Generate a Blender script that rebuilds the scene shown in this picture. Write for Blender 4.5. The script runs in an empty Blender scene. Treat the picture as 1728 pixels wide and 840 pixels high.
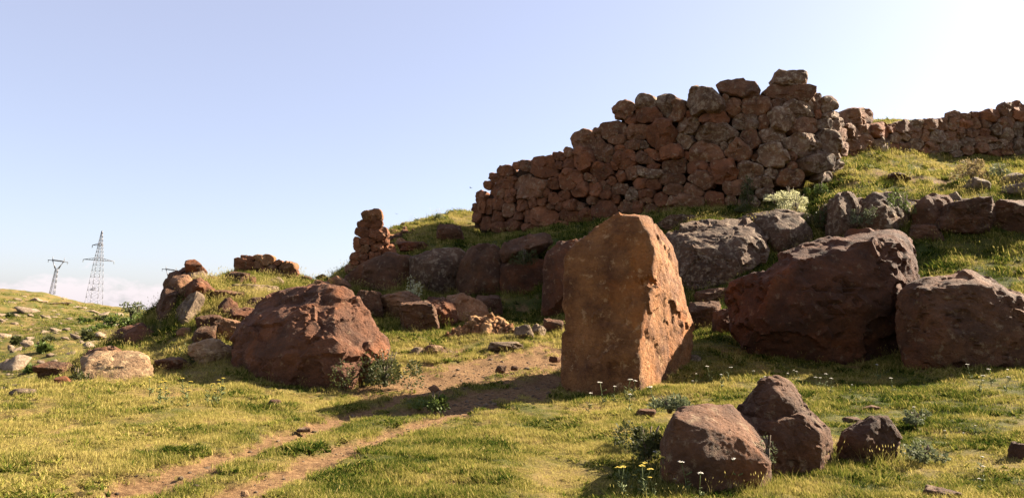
import bpy, bmesh, math, random
import numpy as np
from mathutils import Vector, Matrix

random.seed(7)
RNG = np.random.default_rng(7)
scene = bpy.context.scene
COL = scene.collection

# ------------------------------------------------------------------ camera
W0, H0, F = 1728.0, 840.0, 1300.0
PITCH, ROLL, EYE = math.radians(5.27), math.radians(1.5), 1.6
Rm = (Matrix.Rotation(math.pi / 2 + PITCH, 3, 'X') @ Matrix.Rotation(ROLL, 3, 'Z'))
cam = bpy.data.cameras.new('camera')
cam.sensor_width = 36.0
cam.lens = 36.0 * F / W0
cam.clip_start, cam.clip_end = 0.1, 6000
camo = bpy.data.objects.new('camera', cam)
COL.objects.link(camo)
camo.matrix_world = Matrix.Translation((0, 0, EYE)) @ Rm.to_4x4()
scene.camera = camo
R3 = np.array(Rm)
EYEV = np.array([0, 0, EYE])


def unproj(px, py, d):
    """picture point at camera depth d -> world"""
    px, py, d = np.broadcast_arrays(*[np.asarray(a, float) for a in (px, py, d)])
    v = np.stack([(px - W0 / 2) / F, (H0 / 2 - py) / F, -np.ones_like(px)], -1) * d[..., None]
    return v @ R3.T + EYEV


# ------------------------------------------------------------------ light
SUN_AZ, SUN_EL = math.radians(65), math.radians(33)
sund = Vector((math.sin(SUN_AZ) * math.cos(SUN_EL), math.cos(SUN_AZ) * math.cos(SUN_EL), math.sin(SUN_EL)))
sl = bpy.data.lights.new('sun', 'SUN')
sl.energy = 5.0
sl.angle = math.radians(0.5)
sl.color = (1.0, 0.86, 0.68)
so = bpy.data.objects.new('sun', sl)
so.rotation_euler = sund.to_track_quat('Z', 'Y').to_euler()
so.location = (30, 10, 30)
COL.objects.link(so)

world = bpy.data.worlds.new('World')
scene.world = world
world.use_nodes = True


def N(nt, kind, **kw):
    n = nt.nodes.new(kind)
    for k, v in kw.items():
        if k.startswith('i_'):
            n.inputs[k[2:].replace('_', ' ')].default_value = v
        else:
            setattr(n, k, v)
    return n


def ramp(nt, stops, interp='LINEAR'):
    n = nt.nodes.new('ShaderNodeValToRGB')
    n.color_ramp.interpolation = interp
    e = n.color_ramp.elements
    while len(e) < len(stops):
        e.new(0.5)
    for k, (p, c) in enumerate(stops):
        e[k].position = p
        e[k].color = (c, c, c, 1) if np.isscalar(c) else (*c, 1)
    return n


def build_world():
    nt = world.node_tree
    nt.nodes.clear()
    L = nt.links.new
    out = N(nt, 'ShaderNodeOutputWorld')
    bg = N(nt, 'ShaderNodeBackground')
    bg.inputs['Strength'].default_value = 0.05
    sky = N(nt, 'ShaderNodeTexSky', sky_type='NISHITA', sun_disc=False)
    sky.sun_elevation = SUN_EL
    sky.sun_rotation = SUN_AZ
    sky.altitude = 1500
    sky.air_density = 1.0
    sky.dust_density = 4.6
    sky.ozone_density = 1.0
    tc = N(nt, 'ShaderNodeTexCoord')
    sep = N(nt, 'ShaderNodeSeparateXYZ')
    L(tc.outputs['Generated'], sep.inputs[0])
    mp = N(nt, 'ShaderNodeMapping')
    mp.inputs['Scale'].default_value = (1, 1, 2.2)
    L(tc.outputs['Generated'], mp.inputs[0])
    nz = N(nt, 'ShaderNodeTexNoise', i_Scale=9.0, i_Detail=7.0, i_Roughness=0.6)
    L(mp.outputs[0], nz.inputs['Vector'])
    # low cumulus bank: denser towards the horizon
    hi = N(nt, 'ShaderNodeMapRange', i_From_Min=0.015, i_From_Max=0.085, i_To_Min=0.17, i_To_Max=-0.28)
    L(sep.outputs['Z'], hi.inputs['Value'])
    add = N(nt, 'ShaderNodeMath', operation='ADD')
    L(nz.outputs['Fac'], add.inputs[0])
    L(hi.outputs[0], add.inputs[1])
    cr = ramp(nt, [(0.58, 0.0), (0.66, 1.0)])
    L(add.outputs[0], cr.inputs[0])
    fac = N(nt, 'ShaderNodeMath', operation='MULTIPLY')
    fac.inputs[1].default_value = 0.6
    L(cr.outputs[0], fac.inputs[0])
    # thin milky veil over the whole clear sky (summer haze)
    veil = N(nt, 'ShaderNodeMix', data_type='RGBA')
    veil.inputs[0].default_value = 0.45
    veil.inputs[7].default_value = (2.9, 2.68, 3.3, 1)
    L(sky.outputs[0], veil.inputs[6])
    mix = N(nt, 'ShaderNodeMix', data_type='RGBA')
    L(fac.outputs[0], mix.inputs[0])
    L(veil.outputs[2], mix.inputs[6])
    mix.inputs[7].default_value = (4.3, 3.8, 3.95, 1)
    L(mix.outputs[2], bg.inputs['Color'])
    L(bg.outputs[0], out.inputs[0])


build_world()
scene.view_settings.view_transform = 'Standard'
scene.view_settings.look = 'None'
scene.view_settings.exposure = 2.4
scene.view_settings.gamma = 1.0


# ------------------------------------------------------------------ noise
def _hash(ix, iy, iz, seed):
    h = (ix.astype(np.int64) * 374761393 + iy.astype(np.int64) * 668265263 + iz.astype(np.int64) * 2147483647 + seed * 144665) & 0xffffffff
    h = ((h ^ (h >> 13)) * 1274126177) & 0xffffffff
    h = ((h ^ (h >> 16)) * 2246822519) & 0xffffffff
    return h ^ (h >> 15)


def perlin(P, seed=0):
    P = np.asarray(P, float)
    i = np.floor(P).astype(np.int64)
    f = P - i
    u = f * f * f * (f * (f * 6 - 15) + 10)
    res = 0
    for dx in (0, 1):
        for dy in (0, 1):
            for dz in (0, 1):
                h = _hash(i[:, 0] + dx, i[:, 1] + dy, i[:, 2] + dz, seed)
                a = (h & 1023) / 1023 * 2 * np.pi
                z = ((h >> 10) & 1023) / 511.5 - 1
                s = np.sqrt(np.maximum(0, 1 - z * z))
                g = s * np.cos(a) * (f[:, 0] - dx) + s * np.sin(a) * (f[:, 1] - dy) + z * (f[:, 2] - dz)
                w = (u[:, 0] if dx else 1 - u[:, 0]) * (u[:, 1] if dy else 1 - u[:, 1]) * (u[:, 2] if dz else 1 - u[:, 2])
                res = res + w * g
    return res * 1.5


def fbm(P, octaves=4, seed=0, gain=0.5, ridged=False):
    a, t = 1.0, 0
    P = np.asarray(P, float)
    for k in range(octaves):
        n = perlin(P, seed + 17 * k)
        t = t + a * ((0.5 - np.abs(n)) if ridged else n)
        P = P * 2.03 + 11.7
        a *= gain
    return t


def worley(P, seed=0):
    """F1, F2 and a random number per nearest cell"""
    P = np.asarray(P, float)
    i = np.floor(P).astype(np.int64)
    f1 = np.full(len(P), 9.0)
    f2 = np.full(len(P), 9.0)
    cid = np.zeros(len(P))
    for dx in (-1, 0, 1):
        for dy in (-1, 0, 1):
            for dz in (-1, 0, 1):
                c = i + (dx, dy, dz)
                h = _hash(c[:, 0], c[:, 1], c[:, 2], seed)
                q = c + np.stack([(h & 1023) / 1023, ((h >> 10) & 1023) / 1023, ((h >> 20) & 1023) / 1023], -1)
                d = np.sqrt(((P - q) ** 2).sum(1))
                nearer = d < f1
                f2 = np.where(nearer, f1, np.minimum(f2, d))
                cid = np.where(nearer, (h >> 7 & 1023) / 1023, cid)
                f1 = np.where(nearer, d, f1)
    return f1, f2, cid


def sstep(a, b, x):
    t = np.clip((x - a) / (b - a), 0, 1)
    return t * t * (3 - 2 * t)


# ------------------------------------------------------------------ materials
def rock_material(name, dark, mid, warm, lichen, lichen_amt, warm_amt, bump=1.0, spots=0.0):
    dark, mid, warm, lichen = [tuple(k * v for k, v in zip((0.74, 0.66, 0.50), c)) for c in (dark, mid, warm, lichen)]
    m = bpy.data.materials.new(name)
    m.use_nodes = True
    nt = m.node_tree
    L = nt.links.new
    b = nt.nodes['Principled BSDF']
    b.inputs['Roughness'].default_value = 0.88
    b.inputs['Specular IOR Level'].default_value = 0.25
    tc = N(nt, 'ShaderNodeTexCoord')
    oi = N(nt, 'ShaderNodeObjectInfo')
    off = N(nt, 'ShaderNodeVectorMath', operation='MULTIPLY_ADD')
    L(oi.outputs['Random'], off.inputs[0])
    off.inputs[1].default_value = (37, 91, 53)
    L(tc.outputs['Object'], off.inputs[2])
    co = off.outputs[0]

    def noise(scale, detail=5, rough=0.6, dist=0.0):
        n = N(nt, 'ShaderNodeTexNoise', i_Scale=scale, i_Detail=detail, i_Roughness=rough, i_Distortion=dist)
        L(co, n.inputs['Vector'])
        return n.outputs['Fac']

    def mixc(f, a, bcol):
        x = N(nt, 'ShaderNodeMix', data_type='RGBA')
        L(f, x.inputs[0])
        if isinstance(a, tuple):
            x.inputs[6].default_value = (*a, 1)
        else:
            L(a, x.inputs[6])
        x.inputs[7].default_value = (*bcol, 1)
        return x.outputs[2]

    def rmp(f, stops):
        r = ramp(nt, stops)
        L(f, r.inputs[0])
        return r.outputs[0]
    c = mixc(rmp(noise(1.7, 6, 0.65), [(0.36, 0.0), (0.66, 1.0)]), dark, mid)
    c = mixc(rmp(noise(0.8, 5, 0.6, 0.6), [(0.62 - 0.2 * warm_amt, 0.0), (0.8 - 0.16 * warm_amt, min(1, 0.5 + warm_amt * .5))]), c, warm)
    # grain
    g = N(nt, 'ShaderNodeMix', data_type='RGBA', blend_type='MULTIPLY')
    g.inputs[0].default_value = 0.5
    L(c, g.inputs[6])
    L(rmp(noise(16, 6, 0.75), [(0.3, 0.45), (0.7, 1.5)]), g.inputs[7])
    c = g.outputs[2]
    # lichen crusts
    if lichen_amt > 0:
        lm = rmp(noise(5.5, 6, 0.72), [(0.62 - 0.14 * lichen_amt, 0.0), (0.70 - 0.1 * lichen_amt, 0.8)])
        c = mixc(lm, c, lichen)
    if spots > 0:
        v = N(nt, 'ShaderNodeTexVoronoi', i_Scale=3.2)
        L(co, v.inputs['Vector'])
        sp = N(nt, 'ShaderNodeMath', operation='ADD')
        L(v.outputs['Distance'], sp.inputs[0])
        ns = N(nt, 'ShaderNodeMath', operation='MULTIPLY')
        ns.inputs[1].default_value = 0.55
        L(noise(7, 4, 0.7), ns.inputs[0])
        L(ns.outputs[0], sp.inputs[1])
        c = mixc(rmp(sp.outputs[0], [(0.32 + 0.1 * spots, 0.75), (0.36 + 0.1 * spots, 0.0)]), c, lichen)
    # each stone its own tone
    hv = N(nt, 'ShaderNodeHueSaturation')
    mr = N(nt, 'ShaderNodeMapRange', i_To_Min=0.78, i_To_Max=1.22)
    L(oi.outputs['Random'], mr.inputs['Value'])
    L(mr.outputs[0], hv.inputs['Value'])
    L(c, hv.inputs['Color'])
    L(hv.outputs[0], b.inputs['Base Color'])
    # relief
    h1 = N(nt, 'ShaderNodeMath', operation='MULTIPLY_ADD')
    L(noise(9, 8, 0.72), h1.inputs[0])
    h1.inputs[1].default_value = 1.0
    pv = N(nt, 'ShaderNodeTexVoronoi', i_Scale=14.0)
    L(co, pv.inputs['Vector'])
    L(rmp(pv.outputs['Distance'], [(0.0, 0.0), (0.35, 0.25)]), h1.inputs[2])
    bp = N(nt, 'ShaderNodeBump', i_Strength=0.9, i_Distance=0.10 * bump)
    L(h1.outputs[0], bp.inputs['Height'])
    L(bp.outputs[0], b.inputs['Normal'])
    return m


RED = rock_material('red_basalt', (0.070, 0.033, 0.020), (0.165, 0.070, 0.036), (0.27, 0.090, 0.026), (0.25, 0.18, 0.135), 0.3, 0.45)
BROWN = rock_material('brown_basalt', (0.070, 0.037, 0.023), (0.155, 0.078, 0.045), (0.22, 0.085, 0.030), (0.24, 0.185, 0.14), 0.45, 0.3)
LICHEN = rock_material('lichened_basalt', (0.064, 0.040, 0.029), (0.135, 0.083, 0.058), (0.20, 0.085, 0.036), (0.29, 0.24, 0.20), 0.8, 0.2, spots=0.25)
ORANGE = rock_material('iron_stained_basalt', (0.26, 0.125, 0.065), (0.48, 0.25, 0.125), (0.52, 0.22, 0.07), (0.60, 0.42, 0.27), 0.25, 0.4)
PALE = rock_material('pale_weathered_stone', (0.22, 0.14, 0.09), (0.42, 0.29, 0.19), (0.38, 0.17, 0.07), (0.58, 0.46, 0.32), 0.9, 0.25)
LEFTRED = rock_material('red_basalt_less_shade', (0.080, 0.040, 0.027), (0.180, 0.080, 0.047), (0.29, 0.105, 0.035), (0.28, 0.20, 0.15), 0.25, 0.4)  # red basalt lightened in colour because the right blocks stand in deeper shade
TAN = rock_material('tan_brown_basalt', (0.15, 0.082, 0.052), (0.32, 0.18, 0.11), (0.40, 0.17, 0.06), (0.50, 0.38, 0.27), 0.4, 0.35)
MENHIR = rock_material('standing_stone_basalt', (0.13, 0.058, 0.028), (0.38, 0.19, 0.085), (0.46, 0.175, 0.045), (0.55, 0.38, 0.24), 0.35, 0.45)
WALLRED = rock_material('wall_stone_red', (0.135, 0.062, 0.037), (0.285, 0.124, 0.070), (0.30, 0.11, 0.038), (0.30, 0.23, 0.18), 0.35, 0.35)
WALLBROWN = rock_material('wall_stone_brown', (0.125, 0.067, 0.044), (0.26, 0.136, 0.087), (0.27, 0.11, 0.045), (0.33, 0.27, 0.22), 0.65, 0.25)
WALLGREY = rock_material('wall_stone_lichened', (0.11, 0.070, 0.052), (0.23, 0.145, 0.105), (0.25, 0.11, 0.05), (0.36, 0.31, 0.27), 0.95, 0.15)
COREM = rock_material('gap_shade_rubble', (0.035, 0.020, 0.014), (0.07, 0.04, 0.028), (0.10, 0.05, 0.025), (0.1, 0.08, 0.06), 0.0, 0.2)  # rubble toned far darker than the stones, painting shade into the gaps
GREY = rock_material('grey_stone', (0.11, 0.08, 0.062), (0.22, 0.17, 0.135), (0.22, 0.13, 0.08), (0.34, 0.28, 0.22), 0.7, 0.1)
RUBBLE = rock_material('yellowish_rubble', (0.26, 0.145, 0.075), (0.55, 0.34, 0.19), (0.50, 0.24, 0.08), (0.66, 0.50, 0.33), 0.5, 0.4)
FARROCK = rock_material('far_stone', (0.20, 0.15, 0.12), (0.40, 0.33, 0.29), (0.34, 0.22, 0.16), (0.48, 0.42, 0.37), 0.8, 0.2, bump=3.0)


def plain(name, col, rough=0.6, metal=0.0, trans=None, vary=0.0):
    m = bpy.data.materials.new(name)
    m.use_nodes = True
    nt = m.node_tree
    L = nt.links.new
    b = nt.nodes['Principled BSDF']
    b.inputs['Roughness'].default_value = rough
    b.inputs['Metallic'].default_value = metal
    b.inputs['Specular IOR Level'].default_value = 0.2
    tc = N(nt, 'ShaderNodeTexCoord')
    nz = N(nt, 'ShaderNodeTexNoise', i_Scale=30.0, i_Detail=3.0)
    L(tc.outputs['Object'], nz.inputs['Vector'])
    r = ramp(nt, [(0.3, tuple(c * (1 - vary) for c in col)), (0.7, tuple(min(1, c * (1 + vary)) for c in col))])
    L(nz.outputs['Fac'], r.inputs[0])
    L(r.outputs[0], b.inputs['Base Color'])
    if trans:
        t = N(nt, 'ShaderNodeBsdfTranslucent')
        L(r.outputs[0], t.inputs['Color'])
        mx = N(nt, 'ShaderNodeMixShader')
        mx.inputs[0].default_value = trans
        L(b.outputs[0], mx.inputs[1])
        L(t.outputs[0], mx.inputs[2])
        L(mx.outputs[0], nt.nodes['Material Output'].inputs['Surface'])
    return m


STEEL = plain('galvanised_steel', (0.15, 0.15, 0.165), 0.5, 0.3, vary=0.1)
INSUL = plain('insulator_glass', (0.22, 0.25, 0.26), 0.3, vary=0.1)
LEAF = plain('dark_leaf', (0.056, 0.062, 0.018), 0.6, trans=0.3, vary=0.4)
LEAF_LIGHT = plain('bright_leaf', (0.085, 0.115, 0.025), 0.6, trans=0.35, vary=0.35)
LEAF_GREY = plain('grey_green_leaf', (0.11, 0.125, 0.06), 0.7, trans=0.3, vary=0.3)
LEAF_PALE = plain('pale_seed_head', (0.46, 0.45, 0.26), 0.8, trans=0.4, vary=0.3)
STRAWM = plain('dry_straw', (0.24, 0.18, 0.085), 0.8, trans=0.3, vary=0.3)
BARK = plain('woody_stem', (0.10, 0.075, 0.05), 0.9, vary=0.3)
YELLOW = plain('yellow_umbel', (0.50, 0.38, 0.06), 0.7, trans=0.2, vary=0.2)
WHITE = plain('white_umbel', (0.55, 0.51, 0.43), 0.7, trans=0.2, vary=0.12)
STEMG = plain('green_stem', (0.10, 0.12, 0.04), 0.7, trans=0.2, vary=0.3)
BIRDM = plain('dark_plumage', (0.02, 0.02, 0.024), 0.7, vary=0.2)

# ------------------------------------------------------------------ terrain
# sample points of the land: picture x, picture y, distance in metres
CP = """
-500 960 5.2|0 960 5.1|432 960 5.1|864 960 5.1|1300 960 5.1|1728 960 5.1|2250 960 5.1
-500 840 6.4|0 840 6.4|432 840 6.6|864 840 6.8|1300 840 7.0|1728 840 7.0|2250 850 7.0
0 760 8.6|432 760 8.8|864 760 9.2|1300 760 9.2|1728 760 9.0|2250 770 8.6
0 700 11.2|432 700 11.6|864 700 12|1300 700 11.4|1728 690 11.2|2250 690 10.5
-500 690 12|0 665 13.2|250 648 14.6|500 650 15.6|864 655 14.8|640 640 16.2
1040 662 14.4|1200 655 14.0|1300 640 14.8|1300 603 17|1500 608 16.6|1728 612 15.3|1728 640 13.6|2250 640 12
864 600 18.5|700 610 18|950 572 21|1180 580 18.5
650 560 21.6|780 580 20.6|900 560 21.8|850 548 22.8|700 548 23|780 549 22.8
760 512 27.5|860 530 25.5|920 530 25|640 505 27.5
1300 560 20|1200 548 21|1180 505 23.5|1400 500 22.5
1600 480 20.5|1728 490 19.5|1850 480 19|1560 445 22.8|1650 415 23.5|1728 393 24.2
1180 385 26|1300 372 27|1380 352 28|1420 345 27.0|1500 345 26.8|1600 345 26.3|1680 335 26.2|1780 325 26
1400 322 29|1500 315 29|1600 306 30|1728 300 30|1620 352 25.2|1728 350 25.4
1430 268 33|1520 264 35|1600 266 37|1728 264 38
1400 300 30.5|1300 345 29.5|1200 354 30|1100 362 31.5|1000 374 33|900 388 35|810 400 37.5
900 400 32.5|960 396 31|830 415 32|800 430 30.5|740 425 31|690 425 31.5|930 410 29.5|1060 380 30
690 402 35|740 378 38|690 379 40|790 357 42|660 385 38|650 415 34
700 410 48|800 400 52|620 470 42|560 500 42
600 462 31|540 480 31.5|500 470 31|470 462 30|400 462 28.5
450 470 26|400 478 24.5|350 482 23|315 490 22
470 505 22.5|420 515 21|350 540 19.8|310 560 19|290 612 17|350 605 17.2|390 590 17.5|400 560 19.5
287 499 23|264 519 22.5|243 541 22|205 567 21|165 590 19|138 610 17.3|255 560 20.5|235 585 19|205 600 18|270 590 18.3|230 618 17
250 590 28|150 625 22|80 650 18|0 690 18|-500 700 18|280 560 32|350 560 36|450 560 42
100 640 36|0 670 32|-500 690 32|200 615 44|300 590 60
-500 600 70|0 645 52|0 600 75|0 560 98|0 520 132|0 489 170|0 500 260|100 630 48|100 590 72|100 550 105|100 522 140|100 506 170|100 514 260
200 595 66|200 560 88|200 538 130|200 524 172|200 530 260|280 560 90|280 536 150|280 530 180|280 536 260|-500 560 100|-500 450 170|-500 460 260
400 540 170|600 550 170|850 540 170|600 540 100|600 545 400|850 540 400
1100 300 42|1000 350 46|860 380 50|1200 270 42|1300 250 42
1500 208 41|1600 206 44|1728 200 46|1430 215 45
1728 232 56|1600 232 56|1500 232 56|1300 300 56|1200 330 100|1500 280 100|1728 290 100|1200 440 300|1728 420 300
0 517 900|400 528 900|864 540 900|1300 551 900|1728 562 900|2250 575 900|-500 505 900
""".replace('\n', '|')
cp = np.array([[float(v) for v in row.split()] for row in CP.split('|') if row.strip()])
PW = unproj(cp[:, 0], cp[:, 1], cp[:, 2])
extra = []
for th in np.radians([-150, -110, -75, 75, 110, 150, 180]):
    for r in (2, 6, 15, 40, 120, 400, 1500):
        extra.append((math.sin(th) * r, math.cos(th) * r, (0.0 if r < 12 else (0.02 * r if 0 < th < 3 else -0.02 * r)) if r < 500 else 0.0))
for th in np.radians([46, 56, 66]):
    for r, sl in ((14, 0.06), (22, 0.14), (30, 0.20), (40, 0.22), (60, 0.16), (100, 0.09), (300, 0.03)):
        extra.append((math.sin(th) * r, math.cos(th) * r, r * sl))
for th in np.radians([-45, -20, 0, 20, 45]):
    extra.append((math.sin(th) * 2.0, math.cos(th) * 2.0, 0.0))
    extra.append((math.sin(th) * 1.0, math.cos(th) * 1.0, 0.0))
PW = np.vstack([PW, np.array(extra)])


def polar(x, y):
    return np.stack([np.arctan2(x, y) * 2.5, np.log(np.hypot(x, y))], -1)


def tps_fit(Q, w, lam=2e-3):
    d = np.sqrt(((Q[:, None] - Q[None]) ** 2).sum(-1))
    K = d * d * np.log(d + 1e-9) + lam * np.eye(len(Q))
    P = np.hstack([np.ones((len(Q), 1)), Q])
    A = np.block([[K, P], [P.T, np.zeros((3, 3))]])
    s = np.linalg.solve(A, np.concatenate([w, np.zeros(3)]))
    return s


TQ = polar(PW[:, 0], PW[:, 1])
TS = tps_fit(TQ, PW[:, 2] / np.hypot(PW[:, 0], PW[:, 1]))


def height_smooth(x, y):
    x, y = np.asarray(x, float), np.asarray(y, float)
    q = polar(x, y)
    res = np.empty(len(q))
    for s in range(0, len(q), 20000):
        qq = q[s:s + 20000]
        d = np.sqrt(((qq[:, None] - TQ[None]) ** 2).sum(-1))
        res[s:s + 20000] = (d * d * np.log(d + 1e-9)) @ TS[:-3] + TS[-3] + qq @ TS[-2:]
    return res * np.hypot(x, y)


def ground_hit(px, py, near=4.0, far=300.0):
    ds = np.exp(np.linspace(math.log(near), math.log(far), 500))
    P = unproj(px, py, ds)
    below = P[:, 2] < height_smooth(P[:, 0], P[:, 1])
    k = int(np.argmax(below)) if below.any() else len(ds) - 1
    return P[k], ds[k]


# ruts of the cart track and the bare trodden patch, traced on the ground
RUTS = [([(150, 850), (300, 795), (400, 765), (500, 730), (600, 697), (680, 672), (740, 650), (800, 628), (870, 606)], 0.29),
        ([(360, 850), (480, 800), (580, 757), (680, 727), (730, 706), (800, 690), (860, 670), (900, 645)], 0.26),
        ([(715, 648), (790, 628), (870, 612), (955, 600)], 1.5),
        ([(760, 690), (800, 675), (860, 665), (930, 645)], 0.8),
        ([(600, 655), (560, 662), (500, 665)], 0.10),
        ([(1340, 655), (1380, 652)], 0.10), ([(1550, 662), (1580, 660)], 0.08), ([(1620, 730), (1660, 735)], 0.16),
        ([(1440, 690), (1480, 686)], 0.08), ([(250, 765), (300, 768)], 0.08), ([(720, 590), (770, 592)], 0.35),
        ([(400, 490), (480, 500)], 0.5), ([(1560, 352), (1728, 372)], 0.5), ([(1480, 300), (1600, 306)], 0.3)]
RUTW = [(np.array([ground_hit(*p)[0][:2] for p in pts]), w) for pts, w in RUTS]


def dirt_mask(x, y):
    p = np.stack([x, y], -1)
    n = fbm(np.stack([x * 1.6, y * 1.6, x * 0], -1), 4, 5)
    n2 = fbm(np.stack([x * 6, y * 6, x * 0], -1), 3, 8)
    m = np.zeros(len(p))
    for pts, w in RUTW:
        d = np.full(len(p), 1e9)
        for a, b in zip(pts[:-1], pts[1:]):
            ab = b - a
            t = np.clip(((p - a) @ ab) / (ab @ ab + 1e-9), 0, 1)
            d = np.minimum(d, np.hypot(*(p - a - t[:, None] * ab).T))
        m = np.maximum(m, 1 - sstep(0.55, 1.35, d / w + n * 0.85 + n2 * 0.55))
    # scattered scuffed spots
    s = fbm(np.stack([x * 0.9, y * 0.9, x * 0 + 3], -1), 4, 33) + 0.45 * n2
    return np.maximum(m, 0.75 * sstep(0.50, 0.72, s))


def relief(x, y):
    r = np.hypot(x, y)
    p = np.stack([x, y, x * 0], -1)
    z = 0.05 * fbm(p * 0.9, 3, 1) + 0.02 * fbm(p * 4, 2, 2)
    z = z + sstep(20, 32, r) * 0.16 * fbm(p * 0.45, 4, 3) + sstep(50, 90, r) * 0.9 * fbm(p * 0.08, 5, 4)
    return z


def height(x, y):
    x, y = np.atleast_1d(np.asarray(x, float)), np.atleast_1d(np.asarray(y, float))
    return height_smooth(x, y) + relief(x, y) - 0.07 * dirt_mask(x, y)


def tint_field(x, y):
    """0 fresh green .. 1 straw"""
    p = np.stack([x, y, x * 0], -1)
    t = 0.53 + 0.40 * fbm(p * 0.22, 3, 21) + 0.55 * fbm(p * 1.1, 4, 22, 0.6)
    r = np.hypot(x, y)
    th = np.degrees(np.arctan2(x, y))
    t = t + 0.30 * (1 - sstep(-22, -8, th)) * (1 - sstep(16, 24, r)) - 0.06 * sstep(8, 18, th) - 0.17 * sstep(20, 26, r) + 0.22 * sstep(28, 36, r)
    return np.clip(t, 0, 1)


def mesh_from(name, V, Fs, smooth=True):
    me = bpy.data.meshes.new(name)
    V = np.asarray(V, np.float32)
    Fs = np.asarray(Fs, np.int32)
    n = Fs.shape[1]
    me.vertices.add(len(V))
    me.vertices.foreach_set('co', V.ravel())
    me.loops.add(Fs.size)
    me.loops.foreach_set('vertex_index', Fs.ravel())
    me.polygons.add(len(Fs))
    me.polygons.foreach_set('loop_start', np.arange(0, Fs.size, n, dtype=np.int32))
    me.polygons.foreach_set('loop_total', np.full(len(Fs), n, np.int32))
    if smooth:
        me.polygons.foreach_set('use_smooth', np.ones(len(Fs), bool))
    me.update(calc_edges=True)
    return me


def link(name, me, mat=None, parent=None, loc=None):
    o = bpy.data.objects.new(name, me)
    COL.objects.link(o)
    if mat is not None and me is not None and not me.materials:
        me.materials.append(mat)
    if parent is not None:
        o.parent = parent
    if loc is not None:
        o.location = [float(v) for v in loc]
    return o


def tag(o, label, cat, group=None):
    o['label'], o['category'] = label, cat
    if group:
        o['group'] = group
    return o


def ground_material():
    m = bpy.data.materials.new('meadow_ground')
    m.use_nodes = True
    nt = m.node_tree
    L = nt.links.new
    b = nt.nodes['Principled BSDF']
    b.inputs['Roughness'].default_value = 0.95
    b.inputs['Specular IOR Level'].default_value = 0.1
    geo = N(nt, 'ShaderNodeNewGeometry')
    pos = geo.outputs['Position']

    def noise(s, d=5, r=0.6):
        n = N(nt, 'ShaderNodeTexNoise', i_Scale=s, i_Detail=d, i_Roughness=r)
        L(pos, n.inputs['Vector'])
        return n.outputs['Fac']

    def attr(nm):
        a = N(nt, 'ShaderNodeAttribute', attribute_name=nm)
        return a.outputs['Fac']

    def mix(f, a, c):
        x = N(nt, 'ShaderNodeMix', data_type='RGBA')
        L(f, x.inputs[0])
        for k, v in ((6, a), (7, c)):
            if isinstance(v, tuple):
                x.inputs[k].default_value = (*v, 1)
            else:
                L(v, x.inputs[k])
        return x.outputs[2]
    # turf colour
    ta = N(nt, 'ShaderNodeMath', operation='MULTIPLY_ADD')
    L(noise(3.0, 6, 0.7), ta.inputs[0])
    ta.inputs[1].default_value = 0.9
    ad = N(nt, 'ShaderNodeMath', operation='SUBTRACT')
    L(attr('tint'), ad.inputs[0])
    ad.inputs[1].default_value = 0.45
    L(ad.outputs[0], ta.inputs[2])
    tr = ramp(nt, [(0.0, (0.04, 0.05, 0.01)), (0.45, (0.08, 0.075, 0.018)), (1.0, (0.16, 0.11, 0.038))])
    L(ta.outputs[0], tr.inputs[0])
    dr = ramp(nt, [(0.3, (0.058, 0.031, 0.015)), (0.5, (0.15, 0.085, 0.039)), (0.72, (0.27, 0.172, 0.083))])
    L(noise(14, 8, 0.75), dr.inputs[0])
    c = mix(attr('dirt'), tr.outputs[0], dr.outputs[0])
    # steep banks show bare earth
    sep = N(nt, 'ShaderNodeSeparateXYZ')
    L(geo.outputs['Normal'], sep.inputs[0])
    st = N(nt, 'ShaderNodeMapRange', i_From_Min=0.80, i_From_Max=0.55)
    L(sep.outputs['Z'], st.inputs['Value'])
    er = ramp(nt, [(0.35, (0.055, 0.037, 0.025)), (0.7, (0.13, 0.088, 0.055))])
    L(noise(4, 7, 0.7), er.inputs[0])
    c = mix(st.outputs[0], c, er.outputs[0])
    L(c, b.inputs['Base Color'])
    bp = N(nt, 'ShaderNodeBump', i_Strength=0.8, i_Distance=0.06)
    L(noise(18, 7, 0.75), bp.inputs['Height'])
    L(bp.outputs[0], b.inputs['Normal'])
    return m


GROUNDM = ground_material()


def build_ground():
    core = np.radians(np.arange(-40, 40.01, 0.19))
    side = np.radians(np.arange(44, 316.1, 4.0))
    th = np.concatenate([core, side])
    rr = np.concatenate([[0.4, 0.8, 1.2, 1.7, 2.3, 3.0, 3.7], np.exp(np.linspace(math.log(4.2), math.log(60), 330)),
                         np.exp(np.linspace(math.log(61), math.log(300), 130)), np.exp(np.linspace(math.log(320), math.log(4500), 26))])
    T, Rr = np.meshgrid(th, rr)
    x, y = (np.sin(T) * Rr).ravel(), (np.cos(T) * Rr).ravel()
    z = height(x, y)
    nt_, nr = len(th), len(rr)
    i = np.arange(nr - 1)[:, None] * nt_
    j = np.arange(nt_)[None]
    jn = (j + 1) % nt_
    q = np.stack(np.broadcast_arrays(i + j, i + jn, i + nt_ + jn, i + nt_ + j), -1).reshape(-1, 4)[:, ::-1]
    V = np.stack([x, y, z], -1)
    me = mesh_from('ground', V, q)
    for nm, val in (('dirt', dirt_mask(x, y)), ('tint', tint_field(x, y))):
        a = me.attributes.new(nm, 'FLOAT', 'POINT')
        a.data.foreach_set('value', val.astype(np.float32))
    o = link('ground', me, GROUNDM)
    o['kind'] = 'structure'
    return o


build_ground()

# ------------------------------------------------------------------ rocks
_ico = {}


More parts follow.
